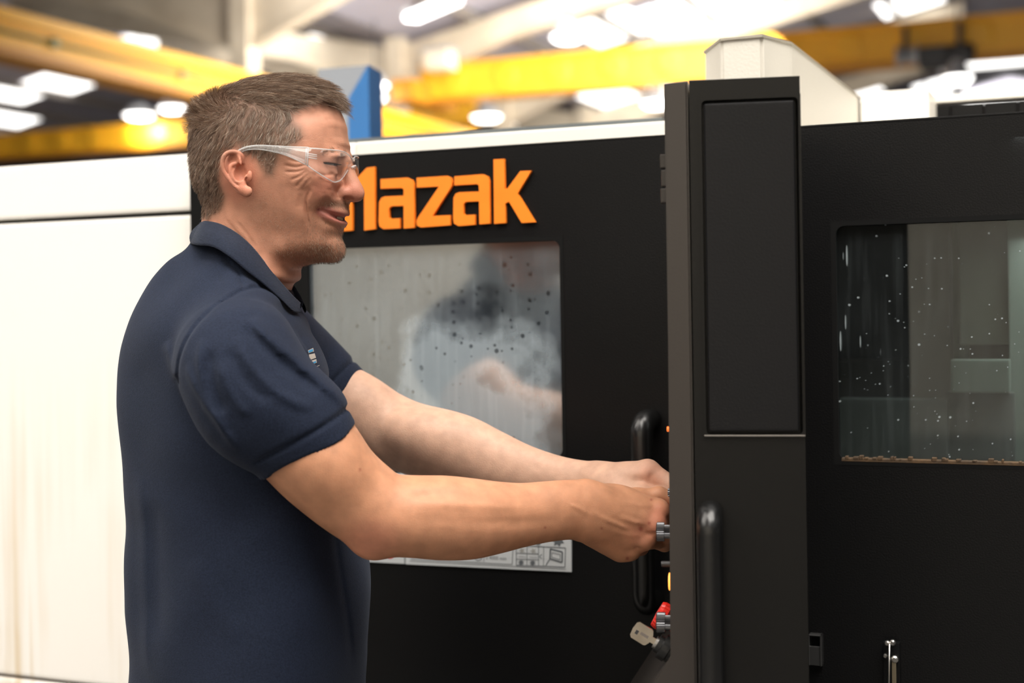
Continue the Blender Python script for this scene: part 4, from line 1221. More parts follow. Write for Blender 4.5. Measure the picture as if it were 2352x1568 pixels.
hlo = H(425, 745, 0) ; hhi = H(850, 165, 0)
import time as _t
_t0 = _t.time()
hv, hq = polygonise(head_ops, (hlo[0] - .01, YH - .096, hlo[2]), (hhi[0] + .01, YH + .096, hhi[2] + .005), .00105)
hv = relax(hv, hq, 3, .45)
print('head', len(hv), _t.time() - _t0)

# ---------------------------------------------------------------- skin
def skin_material():
    m = bpy.data.materials.new('skin'); m.use_nodes = True
    nt = m.node_tree; b = nt.nodes['Principled BSDF']
    at = nt.nodes.new('ShaderNodeAttribute'); at.attribute_name = 'tone'
    tc = nt.nodes.new('ShaderNodeTexCoord')
    n = nt.nodes.new('ShaderNodeTexNoise'); n.inputs['Scale'].default_value = 55; n.inputs['Detail'].default_value = 6
    nt.links.new(tc.outputs['Object'], n.inputs['Vector'])
    mr = nt.nodes.new('ShaderNodeMapRange'); mr.inputs[1].default_value = .3; mr.inputs[2].default_value = .7; mr.inputs[3].default_value = .86; mr.inputs[4].default_value = 1.1
    nt.links.new(n.outputs['Fac'], mr.inputs[0])
    mx = nt.nodes.new('ShaderNodeMix'); mx.data_type = 'RGBA'; mx.blend_type = 'MULTIPLY'; mx.inputs['Factor'].default_value = 1.0
    nt.links.new(at.outputs['Color'], mx.inputs['A']); nt.links.new(mr.outputs[0], mx.inputs['B'])
    nt.links.new(mx.outputs['Result'], b.inputs['Base Color'])
    b.inputs['Roughness'].default_value = .5; b.inputs['Specular IOR Level'].default_value = .32
    b.inputs['Subsurface Weight'].default_value = .12
    b.inputs['Subsurface Radius'].default_value = (1.0, .35, .2); b.inputs['Subsurface Scale'].default_value = .006
    n2 = nt.nodes.new('ShaderNodeTexNoise'); n2.inputs['Scale'].default_value = 700; n2.inputs['Detail'].default_value = 3
    nt.links.new(tc.outputs['Object'], n2.inputs['Vector'])
    bp = nt.nodes.new('ShaderNodeBump'); bp.inputs['Strength'].default_value = .45; bp.inputs['Distance'].default_value = .0007
    nt.links.new(n2.outputs['Fac'], bp.inputs['Height']); nt.links.new(bp.outputs['Normal'], b.inputs['Normal'])
    return m
m_skin = skin_material()
def mixc(C, m, col, a=1.0):
    m = np.clip(m, 0, 1)[:, None] * a
    return C * (1 - m) + np.array(col) * m
def to_px(V):
    X, Y, Z = V[:, 0], V[:, 1], V[:, 2]
    du, dv = F * X / Y, -F * (Z - CAMZ) / Y
    return CX + du * CR + dv * SR, CY - du * SR + dv * CR
def near_px(V):
    """picture position of the point or of its twin on the near side"""
    Q = V.copy(); Q[:, 1] = YH - np.abs(Q[:, 1] - YH); return to_px(head_to_world(Q))
def soft(d, w): return 1 / (1 + np.exp(np.clip(d / w, -30, 30)))
def poly_dist(u, v, poly):
    """signed distance to a polygon, negative inside"""
    P = np.array(poly, float); Q = np.roll(P, -1, 0)
    best = np.full(u.shape, 1e9); ins = np.zeros(u.shape, bool)
    for (ax_, ay), (bx, by) in zip(P, Q):
        ex, ey = bx - ax_, by - ay
        t = np.clip(((u - ax_) * ex + (v - ay) * ey) / (ex * ex + ey * ey + 1e-9), 0, 1)
        best = np.minimum(best, (u - ax_ - t * ex) ** 2 + (v - ay - t * ey) ** 2)
        c = ((ay > v) != (by > v)) & (u < (bx - ax_) * (v - ay) / (by - ay + 1e-12) + ax_)
        ins ^= c
    return np.sqrt(best) * np.where(ins, -1, 1)
HAIR = [(455, 500), (440, 440), (420, 300), (420, 180), (600, 130), (760, 170), (812, 262), (790, 258), (765, 250), (740, 238), (715, 236), (690, 245), (672, 262), (672, 280), (690, 292), (695, 310), (682, 330), (662, 342),
        (640, 350), (634, 380), (626, 404), (612, 402), (600, 380), (585, 355), (550, 340), (515, 345), (503, 375), (505, 420), (515, 450), (508, 480), (480, 500)]
BEARD = [(566, 500), (585, 455), (615, 440), (640, 465), (668, 486), (700, 500), (716, 500), (722, 470), (745, 458), (775, 458), (800, 462), (800, 480), (765, 478), (735, 480), (735, 496), (770, 520), (784, 524), (800, 560), (790, 610), (700, 615), (660, 600), (610, 570)]
SKIN = (0.54, 0.255, 0.162)
u_, v_ = near_px(hv)
C = np.tile(np.array(SKIN), (len(hv), 1))
rng = np.random.default_rng(3)
C = mixc(C, soft(np.hypot((u_ - 748) / 34, (v_ - 432) / 28) - 1, .25), (.50, .165, .11), .55)      # cheek
C = mixc(C, soft(np.hypot((u_ - 812) / 26, (v_ - 440) / 26) - 1, .2), (.53, .19, .13), .6)        # nose
C = mixc(C, soft(np.hypot((u_ - 545) / 45, (v_ - 400) / 62) - 1, .12), (.54, .19, .12), .6)       # ear
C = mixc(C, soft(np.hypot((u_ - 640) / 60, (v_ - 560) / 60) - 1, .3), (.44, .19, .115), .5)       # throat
C = mixc(C, soft(poly_dist(u_, v_, BEARD), 7), (.30, .14, .085), .6)
C = mixc(C, soft(poly_dist(u_, v_, [(740, 474), (765, 462), (795, 463), (800, 477), (765, 478)]), 5), (.17, .10, .075), .5)
C = mixc(C, soft(np.hypot((u_ - 757) / 34, (v_ - 378) / 17) - 1, .25), (.34, .15, .10), .6)       # eyelids
hd = poly_dist(u_, v_, HAIR)
C = mixc(C, soft(hd - 2, 5), (.13, .085, .06), .85)
# lips and mouth
lipc = np.array(lip_arc(479.5, 502, 789, 37))[:, :3]
dl_ = np.min([np.linalg.norm(hv - p_, axis=1) for p_ in smooth_path(lipc, 3)], axis=0)
C = mixc(C, soft(dl_ - .0082, .0008), (.43, .145, .12), .8)
sl_ = np.min([np.linalg.norm(hv - p_, axis=1) for p_ in smooth_path(np.array(slit_in)[:, :3], 2)], axis=0)
C = mixc(C, soft(sl_ - .005, .0006), (.045, .012, .01))
hn = vertex_normals(hv, hq)

man = empty('person', (-.33, YH, 0)); tag(man, 'man in navy polo shirt and clear safety glasses reaching for the control panel', 'person')
def mp(o):
    """parent to the man, keeping the place"""
    o.parent = man; o.matrix_parent_inverse = Matrix.Translation((.33, -YH, 0)); return o
BODY = [(head_to_world(hv), hq, C)]

# ---------------------------------------------------------------- arms and hands
def arm_rows(rows, n=5): return [tuple(q) for q in smooth_path([R4(*r) for r in rows], n)]
VIEW = (0.0, 1.0, 0.0)
def tone_ops(): pass
right_rows = [(560, 790, 1.675, 110), (635, 940, 1.665, 114), (712, 1034, 1.664, 114), (768, 1098, 1.668, 103), (830, 1150, 1.672, 97), (885, 1180, 1.676, 92),
              (960, 1186, 1.684, 92), (1020, 1189, 1.694, 94), (1080, 1191, 1.706, 90), (1140, 1188, 1.72, 79.5), (1200, 1182, 1.734, 70), (1260, 1174, 1.746, 66), (1310, 1170, 1.757, 64.5), (1352, 1171, 1.766, 64)]
ra = arm_rows(right_rows)
arm_ops = []
for i, (p_, q_) in enumerate(zip(ra, ra[1:])):
    f_ = i / len(ra)
    arm_ops.append(cone(p_[:3], q_[:3], p_[3], q_[3], .003, flat=(VIEW, 1.0 - .38 * min(1, max(0, (f_ - .45) / .5)))))
def Cn(u0, v0, y0, r0, u1, v1, y1, r1, k):
    """cone between picture points; radii in pixels, k in mm"""
    a_, b_ = R4(u0, v0, y0, r0), R4(u1, v1, y1, r1)
    arm_ops.append(cone(a_[:3], b_[:3], a_[3], b_[3], k / 1000.))
def El(u, v, y, ru, rv, rw, k, tilt=0.0, kind='u'):
    t = math.radians(tilt); Ry = np.array([[math.cos(t), 0, math.sin(t)], [0, 1, 0], [-math.sin(t), 0, math.cos(t)]])
    arm_ops.append(ellip(N3(u, v, y), (ru * y / F, rw / 1000., rv * y / F), Ry, k / 1000., kind))
# muscles and elbow
El(850, 1248, 1.668, 34, 30, 16, 22, tilt=30)
El(745, 1060, 1.645, 110, 78, 42, 20, tilt=44)
# back of the right hand, knuckles, fingers closing round a knob
Cn(1345, 1140, 1.772, 33, 1512, 1168, 1.792, 24, 12)
Cn(1345, 1162, 1.764, 34, 1506, 1201, 1.780, 25, 14)
Cn(1345, 1188, 1.764, 34, 1481, 1238, 1.782, 25, 14)
Cn(1345, 1206, 1.770, 31, 1448, 1262, 1.792, 24, 14)
El(1415, 1195, 1.785, 78, 66, 16, 14, tilt=24)
Cn(1362, 1222, 1.784, 27, 1422, 1266, 1.796, 23, 14)
El(1410, 1150, 1.795, 70, 38, 14, 12, tilt=8)
for (a_) in ((1514, 1172, 1.786, 25), (1506, 1203, 1.776, 25), (1481, 1239, 1.778, 24), (1448, 1263, 1.788, 23)):
    El(a_[0], a_[1], a_[2], a_[3] * .92, a_[3] * .92, a_[3] * .55, 6)
def finger(rows, k=3):
    for p_, q_ in zip(rows, rows[1:]): Cn(*p_, *q_, k)
finger([(1512, 1172, 1.796, 23), (1536, 1190, 1.822, 20.5), (1538, 1220, 1.846, 18.5), (1520, 1234, 1.862, 15.5)])
finger([(1506, 1204, 1.786, 23.5), (1532, 1225, 1.818, 21), (1526, 1248, 1.846, 18.5), (1508, 1246, 1.858, 15.5)])
finger([(1481, 1240, 1.788, 23), (1511, 1239, 1.826, 20.5), (1498, 1224, 1.852, 18), (1474, 1222, 1.858, 15)])
finger([(1448, 1263, 1.798, 21.5), (1472, 1257, 1.832, 18), (1462, 1240, 1.852, 16), (1442, 1236, 1.856, 13.5)])
# right thumb, lying behind the hand and pointing at the panel
finger([(1400, 1150, 1.812, 33), (1462, 1146, 1.836, 24), (1514, 1139, 1.838, 19.5), (1541, 1146, 1.836, 16.5)], 8)
El(1514, 1136, 1.836, 15, 19, 10, 3)
# veins and tendons, faint
def vein(pts, w, h):
    arm_ops.append(crease(smooth_path([N3(u, v, y) for u, v, y in pts], 3), w / 1000., h / 1000.))
vein([(1365, 1165, 1.748), (1410, 1180, 1.754), (1455, 1198, 1.758), (1490, 1204, 1.762)], 2.8, 2.0)
vein([(1372, 1205, 1.748), (1410, 1218, 1.756), (1440, 1226, 1.762), (1478, 1230, 1.766)], 2.6, 2.2)
vein([(1385, 1150, 1.756), (1440, 1158, 1.764), (1500, 1164, 1.774)], 3.0, 1.5)
vein([(1352, 1140, 1.750), (1348, 1180, 1.742), (1345, 1222, 1.750)], 4.0, -1.0)
vein([(905, 1170, 1.646), (960, 1142, 1.648), (1040, 1130, 1.656), (1140, 1140, 1.676)], 6.0, -1.8)
vein([(900, 1195, 1.640), (980, 1192, 1.644), (1090, 1198, 1.666), (1200, 1200, 1.694), (1290, 1195, 1.720)], 7.0, -1.6)
vein([(940, 1160, 1.642), (1030, 1158, 1.648), (1150, 1162, 1.678), (1260, 1160, 1.708)], 6.0, 1.2)
vein([(870, 1215, 1.648), (930, 1240, 1.650), (1010, 1250, 1.660)], 6.0, -1.2)
vein([(1352, 1172, 1.740), (1390, 1192, 1.745), (1420, 1205, 1.752), (1450, 1218, 1.758)], 2.4, 1.6)
vein([(1300, 1150, 1.722), (1330, 1168, 1.732), (1365, 1188, 1.744), (1400, 1196, 1.75)], 2.4, 1.5)
vein([(1352, 1210, 1.75), (1380, 1190, 1.748), (1430, 1172, 1.756)], 2.2, 1.2)
vein([(1020, 1120, 1.655), (1100, 1145, 1.66), (1190, 1150, 1.69), (1260, 1140, 1.71)], 2.6, 1.0)
vein([(1000, 1205, 1.642), (1100, 1215, 1.668), (1180, 1195, 1.69)], 2.6, .9)
# knuckle creases
for (u, v, y) in ((1525, 1189, 1.776), (1497, 1222, 1.766), (1468, 1252, 1.772)):
    vein([(u - 16, v + 2, y), (u, v + 4, y), (u + 14, v - 4, y + .004)], 2.6, -1.6)
lo_b = np.array([N3(520, 1300, 1.66)[0], 1.575, N3(1400, 1320, 1.90)[2]]); hi_b = np.array([N3(1590, 700, 1.8)[0], 1.90, N3(560, 800, 1.62)[2]])
av, aq = polygonise(arm_ops, lo_b, hi_b, .0018)
av = relax(av, aq, 1, .4)
right_ops = arm_ops
# left arm
arm_ops = []
left_rows = [(640, 800, 2.005, 78), (705, 872, 2.036, 88), (769, 925, 2.036, 93), (853, 968, 2.03, 85), (930, 1001, 2.02, 81), (1000, 1021, 2.006, 82), (1060, 1035, 1.992, 78), (1120, 1056, 1.978, 71),
             (1200, 1083, 1.958, 60.5), (1290, 1103, 1.936, 52), (1380, 1112, 1.912, 48)]
la = arm_rows(left_rows)
for i, (p_, q_) in enumerate(zip(la, la[1:])):
    f_ = i / len(la)
    arm_ops.append(cone(p_[:3], q_[:3], p_[3], q_[3], .003, flat=(VIEW, .92 - .25 * min(1, max(0, (f_ - .4) / .6)))))
El(1010, 1012, 1.985, 130, 60, 34, 18, tilt=16)
El(820, 935, 2.02, 90, 72, 40, 18, tilt=30)
# left hand: index knuckle up, fingers bent down towards the panel
Cn(1378, 1108, 1.908, 45, 1480, 1092, 1.884, 34, 10)
Cn(1378, 1118, 1.920, 42, 1486, 1100, 1.912, 32, 12)
Cn(1378, 1125, 1.930, 40, 1484, 1112, 1.936, 30, 12)
El(1430, 1112, 1.885, 62, 40, 17, 14, tilt=-6)
El(1490, 1083, 1.884, 26, 27, 15, 8)
finger([(1489, 1084, 1.884, 27), (1542, 1114, 1.868, 21.5), (1545, 1142, 1.862, 19), (1534, 1160, 1.866, 16)], 4)
finger([(1492, 1092, 1.908, 27), (1544, 1122, 1.900, 21.5), (1550, 1150, 1.894, 19), (1538, 1166, 1.892, 16)], 4)
finger([(1490, 1102, 1.932, 25), (1542, 1132, 1.928, 20.5), (1550, 1158, 1.920, 18), (1538, 1172, 1.914, 15.5)], 4)
finger([(1484, 1116, 1.950, 23), (1532, 1146, 1.948, 18.5), (1544, 1168, 1.940, 16.5), (1534, 1180, 1.934, 14)], 4)
finger([(1420, 1128, 1.878, 34), (1474, 1134, 1.866, 23), (1512, 1144, 1.860, 19), (1536, 1152, 1.862, 16)], 7)
vein([(1452, 1098, 1.866), (1478, 1104, 1.862), (1500, 1114, 1.860)], 4.0, -2.0)
vein([(1496, 1088, 1.868), (1493, 1102, 1.862), (1491, 1116, 1.862)], 3.0, -2.2)
vein([(1350, 1098, 1.886), (1300, 1090, 1.900), (1200, 1062, 1.93)], 6.0, -1.2)
lo_b = np.array([N3(620, 900, 2.05)[0], 1.80, N3(1300, 1215, 2.0)[2]]); hi_b = np.array([N3(1600, 900, 1.9)[0], 2.13, N3(700, 690, 2.03)[2]])
lv_, lq_ = polygonise(arm_ops, lo_b, hi_b, .0021)
lv_ = relax(lv_, lq_, 1, .4)
def arm_tone(V, light):
    u, v = to_px(V)
    C = np.tile(np.array((.53, .255, .145)) if not light else np.array((.57, .35, .25)), (len(V), 1))
    if not light:
        C = mixc(C, soft(np.hypot((u - 850) / 60, (v - 1245) / 45) - 1, .25), (.60, .23, .15), .6)
        C = mixc(C, soft(np.hypot((u - 1516) / 26, (v - 1190) / 34) - 1, .2), (.58, .20, .13), .6)
        C = mixc(C, soft(np.hypot((u - 1478) / 30, (v - 1225) / 26) - 1, .3), (.58, .21, .14), .45)
        for (a_, b_, r) in ((1496, 1147, 2.6), (1472, 1214, 5.0), (1491, 1201, 3.2), (1441, 1282, 3.5), (827, 1078, 2.6), (1382, 1213, 2.0), (1252, 1211, 2.6)):
            C = mixc(C, soft(np.hypot(u - a_, v - b_) - r, .8), (.25, .05, .035), .75)
    else:
        C = mixc(C, soft(np.hypot((u - 1500) / 30, (v - 1088) / 30) - 1, .25), (.60, .28, .19), .6)
    return C
BODY.append((av, aq, arm_tone(av, False))); BODY.append((lv_, lq_, arm_tone(lv_, True)))
print('arms', len(av), len(lv_), _t.time() - _t0)
bv, bq, bc, off = [], [], [], 0
for V_, Q_, C_ in BODY:
    bv.append(V_); bq.append(Q_ + off); bc.append(C_); off += len(V_)
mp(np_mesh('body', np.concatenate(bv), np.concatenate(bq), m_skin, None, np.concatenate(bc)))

# ---------------------------------------------------------------- polo shirt
def T3(u, v, w): 
    p = N3(u, v, YH - w); return p
tprof = [(450, 535), (436, 560), (424, 576), (396, 597), (352, 640), (320, 690), (292, 750), (277, 800), (271, 850), (272, 930), (278, 1000), (284, 1100), (289, 1250), (292, 1400), (295, 1568), (298, 1760),
         (828, 1760), (836, 1568), (842, 1480), (847, 1400), (844, 1300), (830, 1190), (806, 1060), (778, 950), (750, 860), (722, 780), (696, 724), (672, 690), (640, 640), (600, 585), (550, 535), (500, 515)]
twid = [(400, 660, 75), (450, 640, 95), (500, 640, 110), (560, 680, 145), (380, 760, 125), (440, 760, 160), (520, 760, 178), (600, 760, 140), (330, 860, 90), (400, 880, 150), (480, 900, 178), (560, 900, 185), (640, 900, 140), (700, 900, 72),
        (330, 1020, 85), (420, 1020, 150), (520, 1020, 178), (640, 1020, 158), (720, 1030, 95), (330, 1200, 75), (420, 1200, 140), (540, 1200, 168), (660, 1200, 168), (760, 1220, 115), (335, 1400, 75), (430, 1400, 142), (560, 1400, 172), (690, 1400, 165), (790, 1400, 100),
        (340, 1568, 75), (430, 1568, 145), (560, 1568, 175), (690, 1568, 162), (785, 1568, 95), (345, 1720, 75), (560, 1720, 175), (770, 1720, 95), (640, 720, 88), (680, 780, 62), (470, 590, 62), (500, 600, 88), (540, 622, 104), (590, 655, 108), (640, 690, 84)]
xy, val = [], []
for u, v in tprof:
    p = T3(u, v, 0); xy.append((p[0], p[2])); val.append(0.0)
for u, v, w in twid:
    p = T3(u, v, w / 1000.); xy.append((p[0], p[2])); val.append((w / 1000.) ** 2)
tc_ = T3(560, 1150, 0)
tor_spl = Spline2D(xy, val, (tc_[0] - .3, tc_[2] - .42), (tc_[0] + .3, tc_[2] + .42), .003, smooth=1e-6)
sh_ops = [inflated(tor_spl, YH, (tc_[0], YH, tc_[2]), .55)]
def sleeve(rows, hem_uv, hem_y, axis_from, k):
    P4 = [tuple(q) for q in smooth_path([R4(*r) for r in rows], 4)]
    cs = [cone(a_[:3], b_[:3], a_[3], b_[3]) for a_, b_ in zip(P4, P4[1:])]
    hem = N3(*hem_uv, hem_y); axd = hem - N3(*axis_from); axd /= np.linalg.norm(axd)
    hem32, ax32 = hem.astype(np.float32), axd.astype(np.float32)
    def fn(P):
        d = cs[0].fn(P)
        for c in cs[1:]: d = smin(d, c.fn(P), .004)
        return smax(d, (P - hem32) @ ax32, .003)
    cc = np.array([p_[:3] for p_ in P4]); c0 = (cc.min(0) + cc.max(0)) / 2
    sh_ops.append(Op('u', fn, c0, float(np.linalg.norm(cc - c0, axis=1).max()) + .09, k))
    return hem, axd
hemR, axR = sleeve([(530, 790, 1.75, 128), (551, 843, 1.675, 146), (591, 918, 1.656, 142), (660, 972, 1.656, 131), (700, 1016, 1.660, 124), (740, 1075, 1.665, 122)], (711, 1035), 1.662, (650, 925, 1.657), .009)
hemL, axL = sleeve([(610, 790, 1.98, 120), (680, 850, 2.03, 112), (730, 890, 2.034, 104), (768, 924, 2.036, 99), (800, 955, 2.04, 97)], (771, 926), 2.036, (690, 850, 2.034), .014)
# folds and seams on the near side
tl = Relief((tc_[0] - .3, tc_[2] - .42), (tc_[0] + .3, tc_[2] + .42), .001, YH, .05)
def fold(pts, width, h, Y=1.62, taper=True):
    P3 = smooth_path([N3(u, v, Y) for u, v in pts], 4)
    tl.line(P3[:, [0, 2]], width / 1000., h * (1.9 if 4 <= width <= 7 else 1.0) / 1000., taper)
fold([(575, 725), (610, 765), (676, 822), (749, 889), (800, 940)], 6, 3.0)
fold([(560, 745), (600, 790), (665, 850), (735, 905)], 6, -2.4)
fold([(545, 770), (592, 840), (660, 904), (728, 938)], 6, 2.4)
fold([(530, 800), (575, 870), (630, 920)], 6, -1.6)
fold([(468, 775), (470, 850), (495, 925), (535, 985)], 6, 2.6)
fold([(490, 800), (500, 880), (530, 945)], 6, -2.0)
fold([(440, 835), (478, 905), (520, 960), (565, 1030)], 5.5, 2.6, 1.64)
fold([(515, 830), (545, 900), (585, 955)], 6, 1.8)
fold([(620, 660), (655, 705), (695, 774), (737, 851)], 5, 3.2)
fold([(634, 700), (668, 760), (705, 822)], 4.5, -2.6)
fold([(660, 720), (690, 765), (716, 812)], 4.5, 2.2)
fold([(362, 785), (385, 840), (402, 872)], 7, 1.8, 1.67)
fold([(308, 1080), (318, 1250), (322, 1400), (330, 1568)], 12, 2.5, 1.75)
fold([(345, 1150), (350, 1300), (360, 1480)], 14, -2.2, 1.72)
fold([(430, 1290), (480, 1380), (560, 1470)], 16, 1.8, 1.67)
fold([(600, 1230), (640, 1330), (660, 1460)], 18, -2.0, 1.67)
fold([(690, 1190), (720, 1320), (740, 1500)], 14, 2.2, 1.68)
fold([(764, 1205), (774, 1300), (790, 1420), (800, 1560)], 3, -2.2, 1.72)
seam = [(668, 724), (640, 694), (605, 670), (566, 656), (535, 664), (500, 688), (465, 728), (432, 778), (412, 830), (404, 880)]
fold(seam, 2.6, -3.4, 1.64, False)
fold([(488, 568), (505, 590), (536, 618), (566, 656)], 2.2, -3.4, 1.735, False)
sh_ops.append(tl.op((tc_[0], YH, tc_[2]), .6, -1))
# turn-up of the sleeves
def band(hem, axd, back, width, h, c, r):
    hm, ax_ = hem.astype(np.float32), axd.astype(np.float32)
    def fn(P):
        q = P - hm; t_ = q @ ax_; s_ = t_ + back
        rad = np.sqrt(np.maximum((q * q).sum(-1) - t_ * t_, 0))
        return np.clip((np.float32(.074) - rad) * 150, 0, 1) * (h * np.exp(-(s_ / width) ** 2).astype(np.float32) - .0012 * (s_ > 0) * (s_ < back))
    return Op('d', fn, c, r)
sh_ops.append(band(hemR, axR, .023, .0030, -.0036, hemR, .085))
sh_ops.append(band(hemL, axL, .024, .0030, -.0036, hemL, .085))
def weave(P):
    x, y, z = P[..., 0], P[..., 1], P[..., 2]
    return np.float32(.0011) * (np.sin(38 * x + 21 * z + 3 * np.sin(17 * z + 9 * y)) + np.sin(31 * z - 27 * y + 2.5 * np.sin(23 * x)))
sh_ops.append(Op('d', weave, (tc_[0], YH, tc_[2]), .7))
zlo = T3(560, 1750, 0)[2]
sv, sq = polygonise(sh_ops, (T3(255, 900, 0)[0] - .02, YH - .275, zlo), (T3(860, 900, 0)[0] + .04, YH + .30, T3(500, 535, 0)[2] + .01), .0021)
sv = relax(sv, sq, 2, .45)
print('shirt', len(sv), _t.time() - _t0)
def cloth(name, col, scale=900, sheen=.07, rib=None):
    m = bpy.data.materials.new(name); m.use_nodes = True
    nt = m.node_tree; b = nt.nodes['Principled BSDF']
    tc = nt.nodes.new('ShaderNodeTexCoord')
    b.inputs['Roughness'].default_value = .85; b.inputs['Specular IOR Level'].default_value = .15
    b.inputs['Sheen Weight'].default_value = sheen; b.inputs['Sheen Roughness'].default_value = .45; b.inputs['Sheen Tint'].default_value = (.75, .82, 1, 1)
    n = nt.nodes.new('ShaderNodeTexNoise'); n.inputs['Scale'].default_value = scale * .5; n.inputs['Detail'].default_value = 4
    nt.links.new(tc.outputs['Object'], n.inputs['Vector'])
    r = nt.nodes.new('ShaderNodeValToRGB'); r.color_ramp.elements[0].position = .3; r.color_ramp.elements[1].position = .75
    r.color_ramp.elements[0].color = (*[c * .75 for c in col], 1); r.color_ramp.elements[1].color = (*[c * 1.35 for c in col], 1)
    nt.links.new(n.outputs['Fac'], r.inputs['Fac']); nt.links.new(r.outputs['Color'], b.inputs['Base Color'])
    v = nt.nodes.new('ShaderNodeTexVoronoi'); v.inputs['Scale'].default_value = scale
    nt.links.new(tc.outputs['Object'], v.inputs['Vector'])
    bp = nt.nodes.new('ShaderNodeBump'); bp.inputs['Strength'].default_value = .5; bp.inputs['Distance'].default_value = .0006
    h = v.outputs['Distance']
    if rib:
        uv = nt.nodes.new('ShaderNodeAttribute'); uv.attribute_name = 'rib'
        mt = nt.nodes.new('ShaderNodeMath'); mt.operation = 'SINE'
        ml = nt.nodes.new('ShaderNodeMath'); ml.operation = 'MULTIPLY'; ml.inputs[1].default_value = rib
        nt.links.new(uv.outputs['Fac'], ml.inputs[0]); nt.links.new(ml.outputs[0], mt.inputs[0]); h = mt.outputs[0]
        bp.inputs['Distance'].default_value = .0005
    nt.links.new(h, bp.inputs['Height']); nt.links.new(bp.outputs['Normal'], b.inputs['Normal'])
    return m
NAVY = (.0115, .0165, .0325)
m_navy = cloth('navy_pique', NAVY); m_rib = cloth('navy_rib_knit', (.012, .0165, .031), 900, .14, 2 * math.pi)
shirt = mp(np_mesh('polo_shirt', sv, sq, m_navy))
shirt['label'] = 'navy short-sleeved polo shirt'

# collar: a folded band round the neck, both halves
top = smooth_path([(458, 513, 0), (462, 511, .02), (474, 509, .042), (506, 516, .062), (544, 537, .069), (579, 568, .069), (610, 606, .064), (640, 644, .054), (671, 679, .036), (690, 697, .016)], 5)
low = smooth_path([(437, 558, 0), (440, 560, .035), (455, 563, .068), (490, 567, .094), (528, 590, .106), (566, 622, .104), (604, 652, .095), (645, 688, .074), (674, 716, .048), (692, 716, .022)], 5)
inn = smooth_path([(466, 560, 0), (472, 562, .02), (488, 566, .04), (516, 580, .055), (548, 600, .061), (580, 626, .061), (608, 652, .056), (634, 678, .046), (660, 702, .03), (680, 716, .012)], 5)
V_, Fc, rib = [], [], []
def collar_half(sd):
    n = len(top); m_ = 9
    base = len(V_)
    for i in range(n):
        A = T3(*top[i][:2], top[i][2]); B = T3(*low[i][:2], low[i][2]); I = T3(*inn[i][:2], inn[i][2])
        for P_, w in ((A, top[i][2]), (B, low[i][2]), (I, inn[i][2])): P_[1] = YH + sd * w
        outv = (B - A); side = np.array([0, sd * 1.0, 0]) if i > 2 else np.array([-1.0, sd * .3, 0])
        row = []
        for j in range(m_):                      # outside, from lower edge up
            t = j / (m_ - 1); p_ = B + (A - B) * t + side * .006 * math.sin(math.pi * min(1, t * 1.0)) * .9
            row.append(p_)
        th = (A - I); th /= np.linalg.norm(th)
        row.append(A + np.array([0, -sd * .0028, .0012]))
        for j in range(1, 5):
            t = j / 4; row.append(A + (I - A) * t + np.array([0, -sd * .0035, 0]))
        row = [row[0] - side * .0026 - np.array([0, 0, .0002])] + row    # thickness at the free edge
        for p_ in row: V_.append(tuple(p_)); rib.append(i * 6.0 / 5)
    k = m_ + 6
    for i in range(n - 1):
        for j in range(k - 1):
            q = [base + i * k + j, base + (i + 1) * k + j, base + (i + 1) * k + j + 1, base + i * k + j + 1]
            Fc.append(q if sd < 0 else q[::-1])
collar_half(-1); collar_half(1)
cm = bpy.data.meshes.new('collar'); cm.from_pydata(V_, [], Fc); cm.update()
at = cm.attributes.new('rib', 'FLOAT', 'POINT'); at.data.foreach_set('value', [0.0] * len(V_))
hgt = [p_[2] * 640 + p_[0] * 260 for p_ in V_]
at.data.foreach_set('value', hgt)
col = link('collar', cm, m_rib, None, True); mp(col); col['label'] = 'ribbed navy polo collar'

# ---------------------------------------------------------------- hair, beard, brows: strands
def strands(name, roots, dirs, lens, bend, r0, col, mat_, segs=3, tip=.25, clump=0.0, nclump=0, seed=1):
    """three-sided tapering strands; all in the head's own axes"""
    rg = np.random.default_rng(seed)
    n = len(roots)
    T = np.linspace(0, 1, segs + 1)
    d = dirs / (np.linalg.norm(dirs, axis=1)[:, None] + 1e-9)
    pts = roots[:, None, :] + d[:, None, :] * (lens[:, None] * T[None])[..., None] + bend[:, None, :] * (lens[:, None] * T[None] ** 2)[..., None]
    if nclump:
        cidx = rg.choice(n, nclump, replace=False)
        near = np.zeros(n, int); best = np.full(n, 1e9)
        for q, c in enumerate(cidx):
            dd = ((roots - roots[c]) ** 2).sum(1); m = dd < best; best[m] = dd[m]; near[m] = c
        w = (T ** 1.3)[None, :, None] * clump * rg.uniform(.4, 1, n)[:, None, None]
        pts = pts * (1 - w) + pts[near] * w
    t = pts[:, -1] - pts[:, 0]; t /= np.linalg.norm(t, axis=1)[:, None] + 1e-9
    a = np.cross(t, rg.normal(size=(n, 3))); a /= np.linalg.norm(a, axis=1)[:, None] + 1e-9
    b = np.cross(t, a)
    rad = (r0[:, None] * (1 - T[None] * (1 - tip)))
    V = np.zeros((n, segs + 1, 3, 3))
    for k in range(3):
        an = 2 * math.pi * k / 3
        V[:, :, k] = pts + (a * math.cos(an) + b * math.sin(an))[:, None, :] * rad[..., None]
    base = (np.arange(n) * (segs + 1) * 3)[:, None]
    Q = []
    for i in range(segs):
        for k in range(3):
            j = (k + 1) % 3
            Q.append(np.concatenate([base + i * 3 + k, base + i * 3 + j, base + (i + 1) * 3 + j, base + (i + 1) * 3 + k], 1))
    Q = np.concatenate(Q)
    C = np.repeat(col, (segs + 1) * 3, axis=0)
    return mp(np_mesh(name, head_to_world(V.reshape(-1, 3)), Q, mat_, None, C))
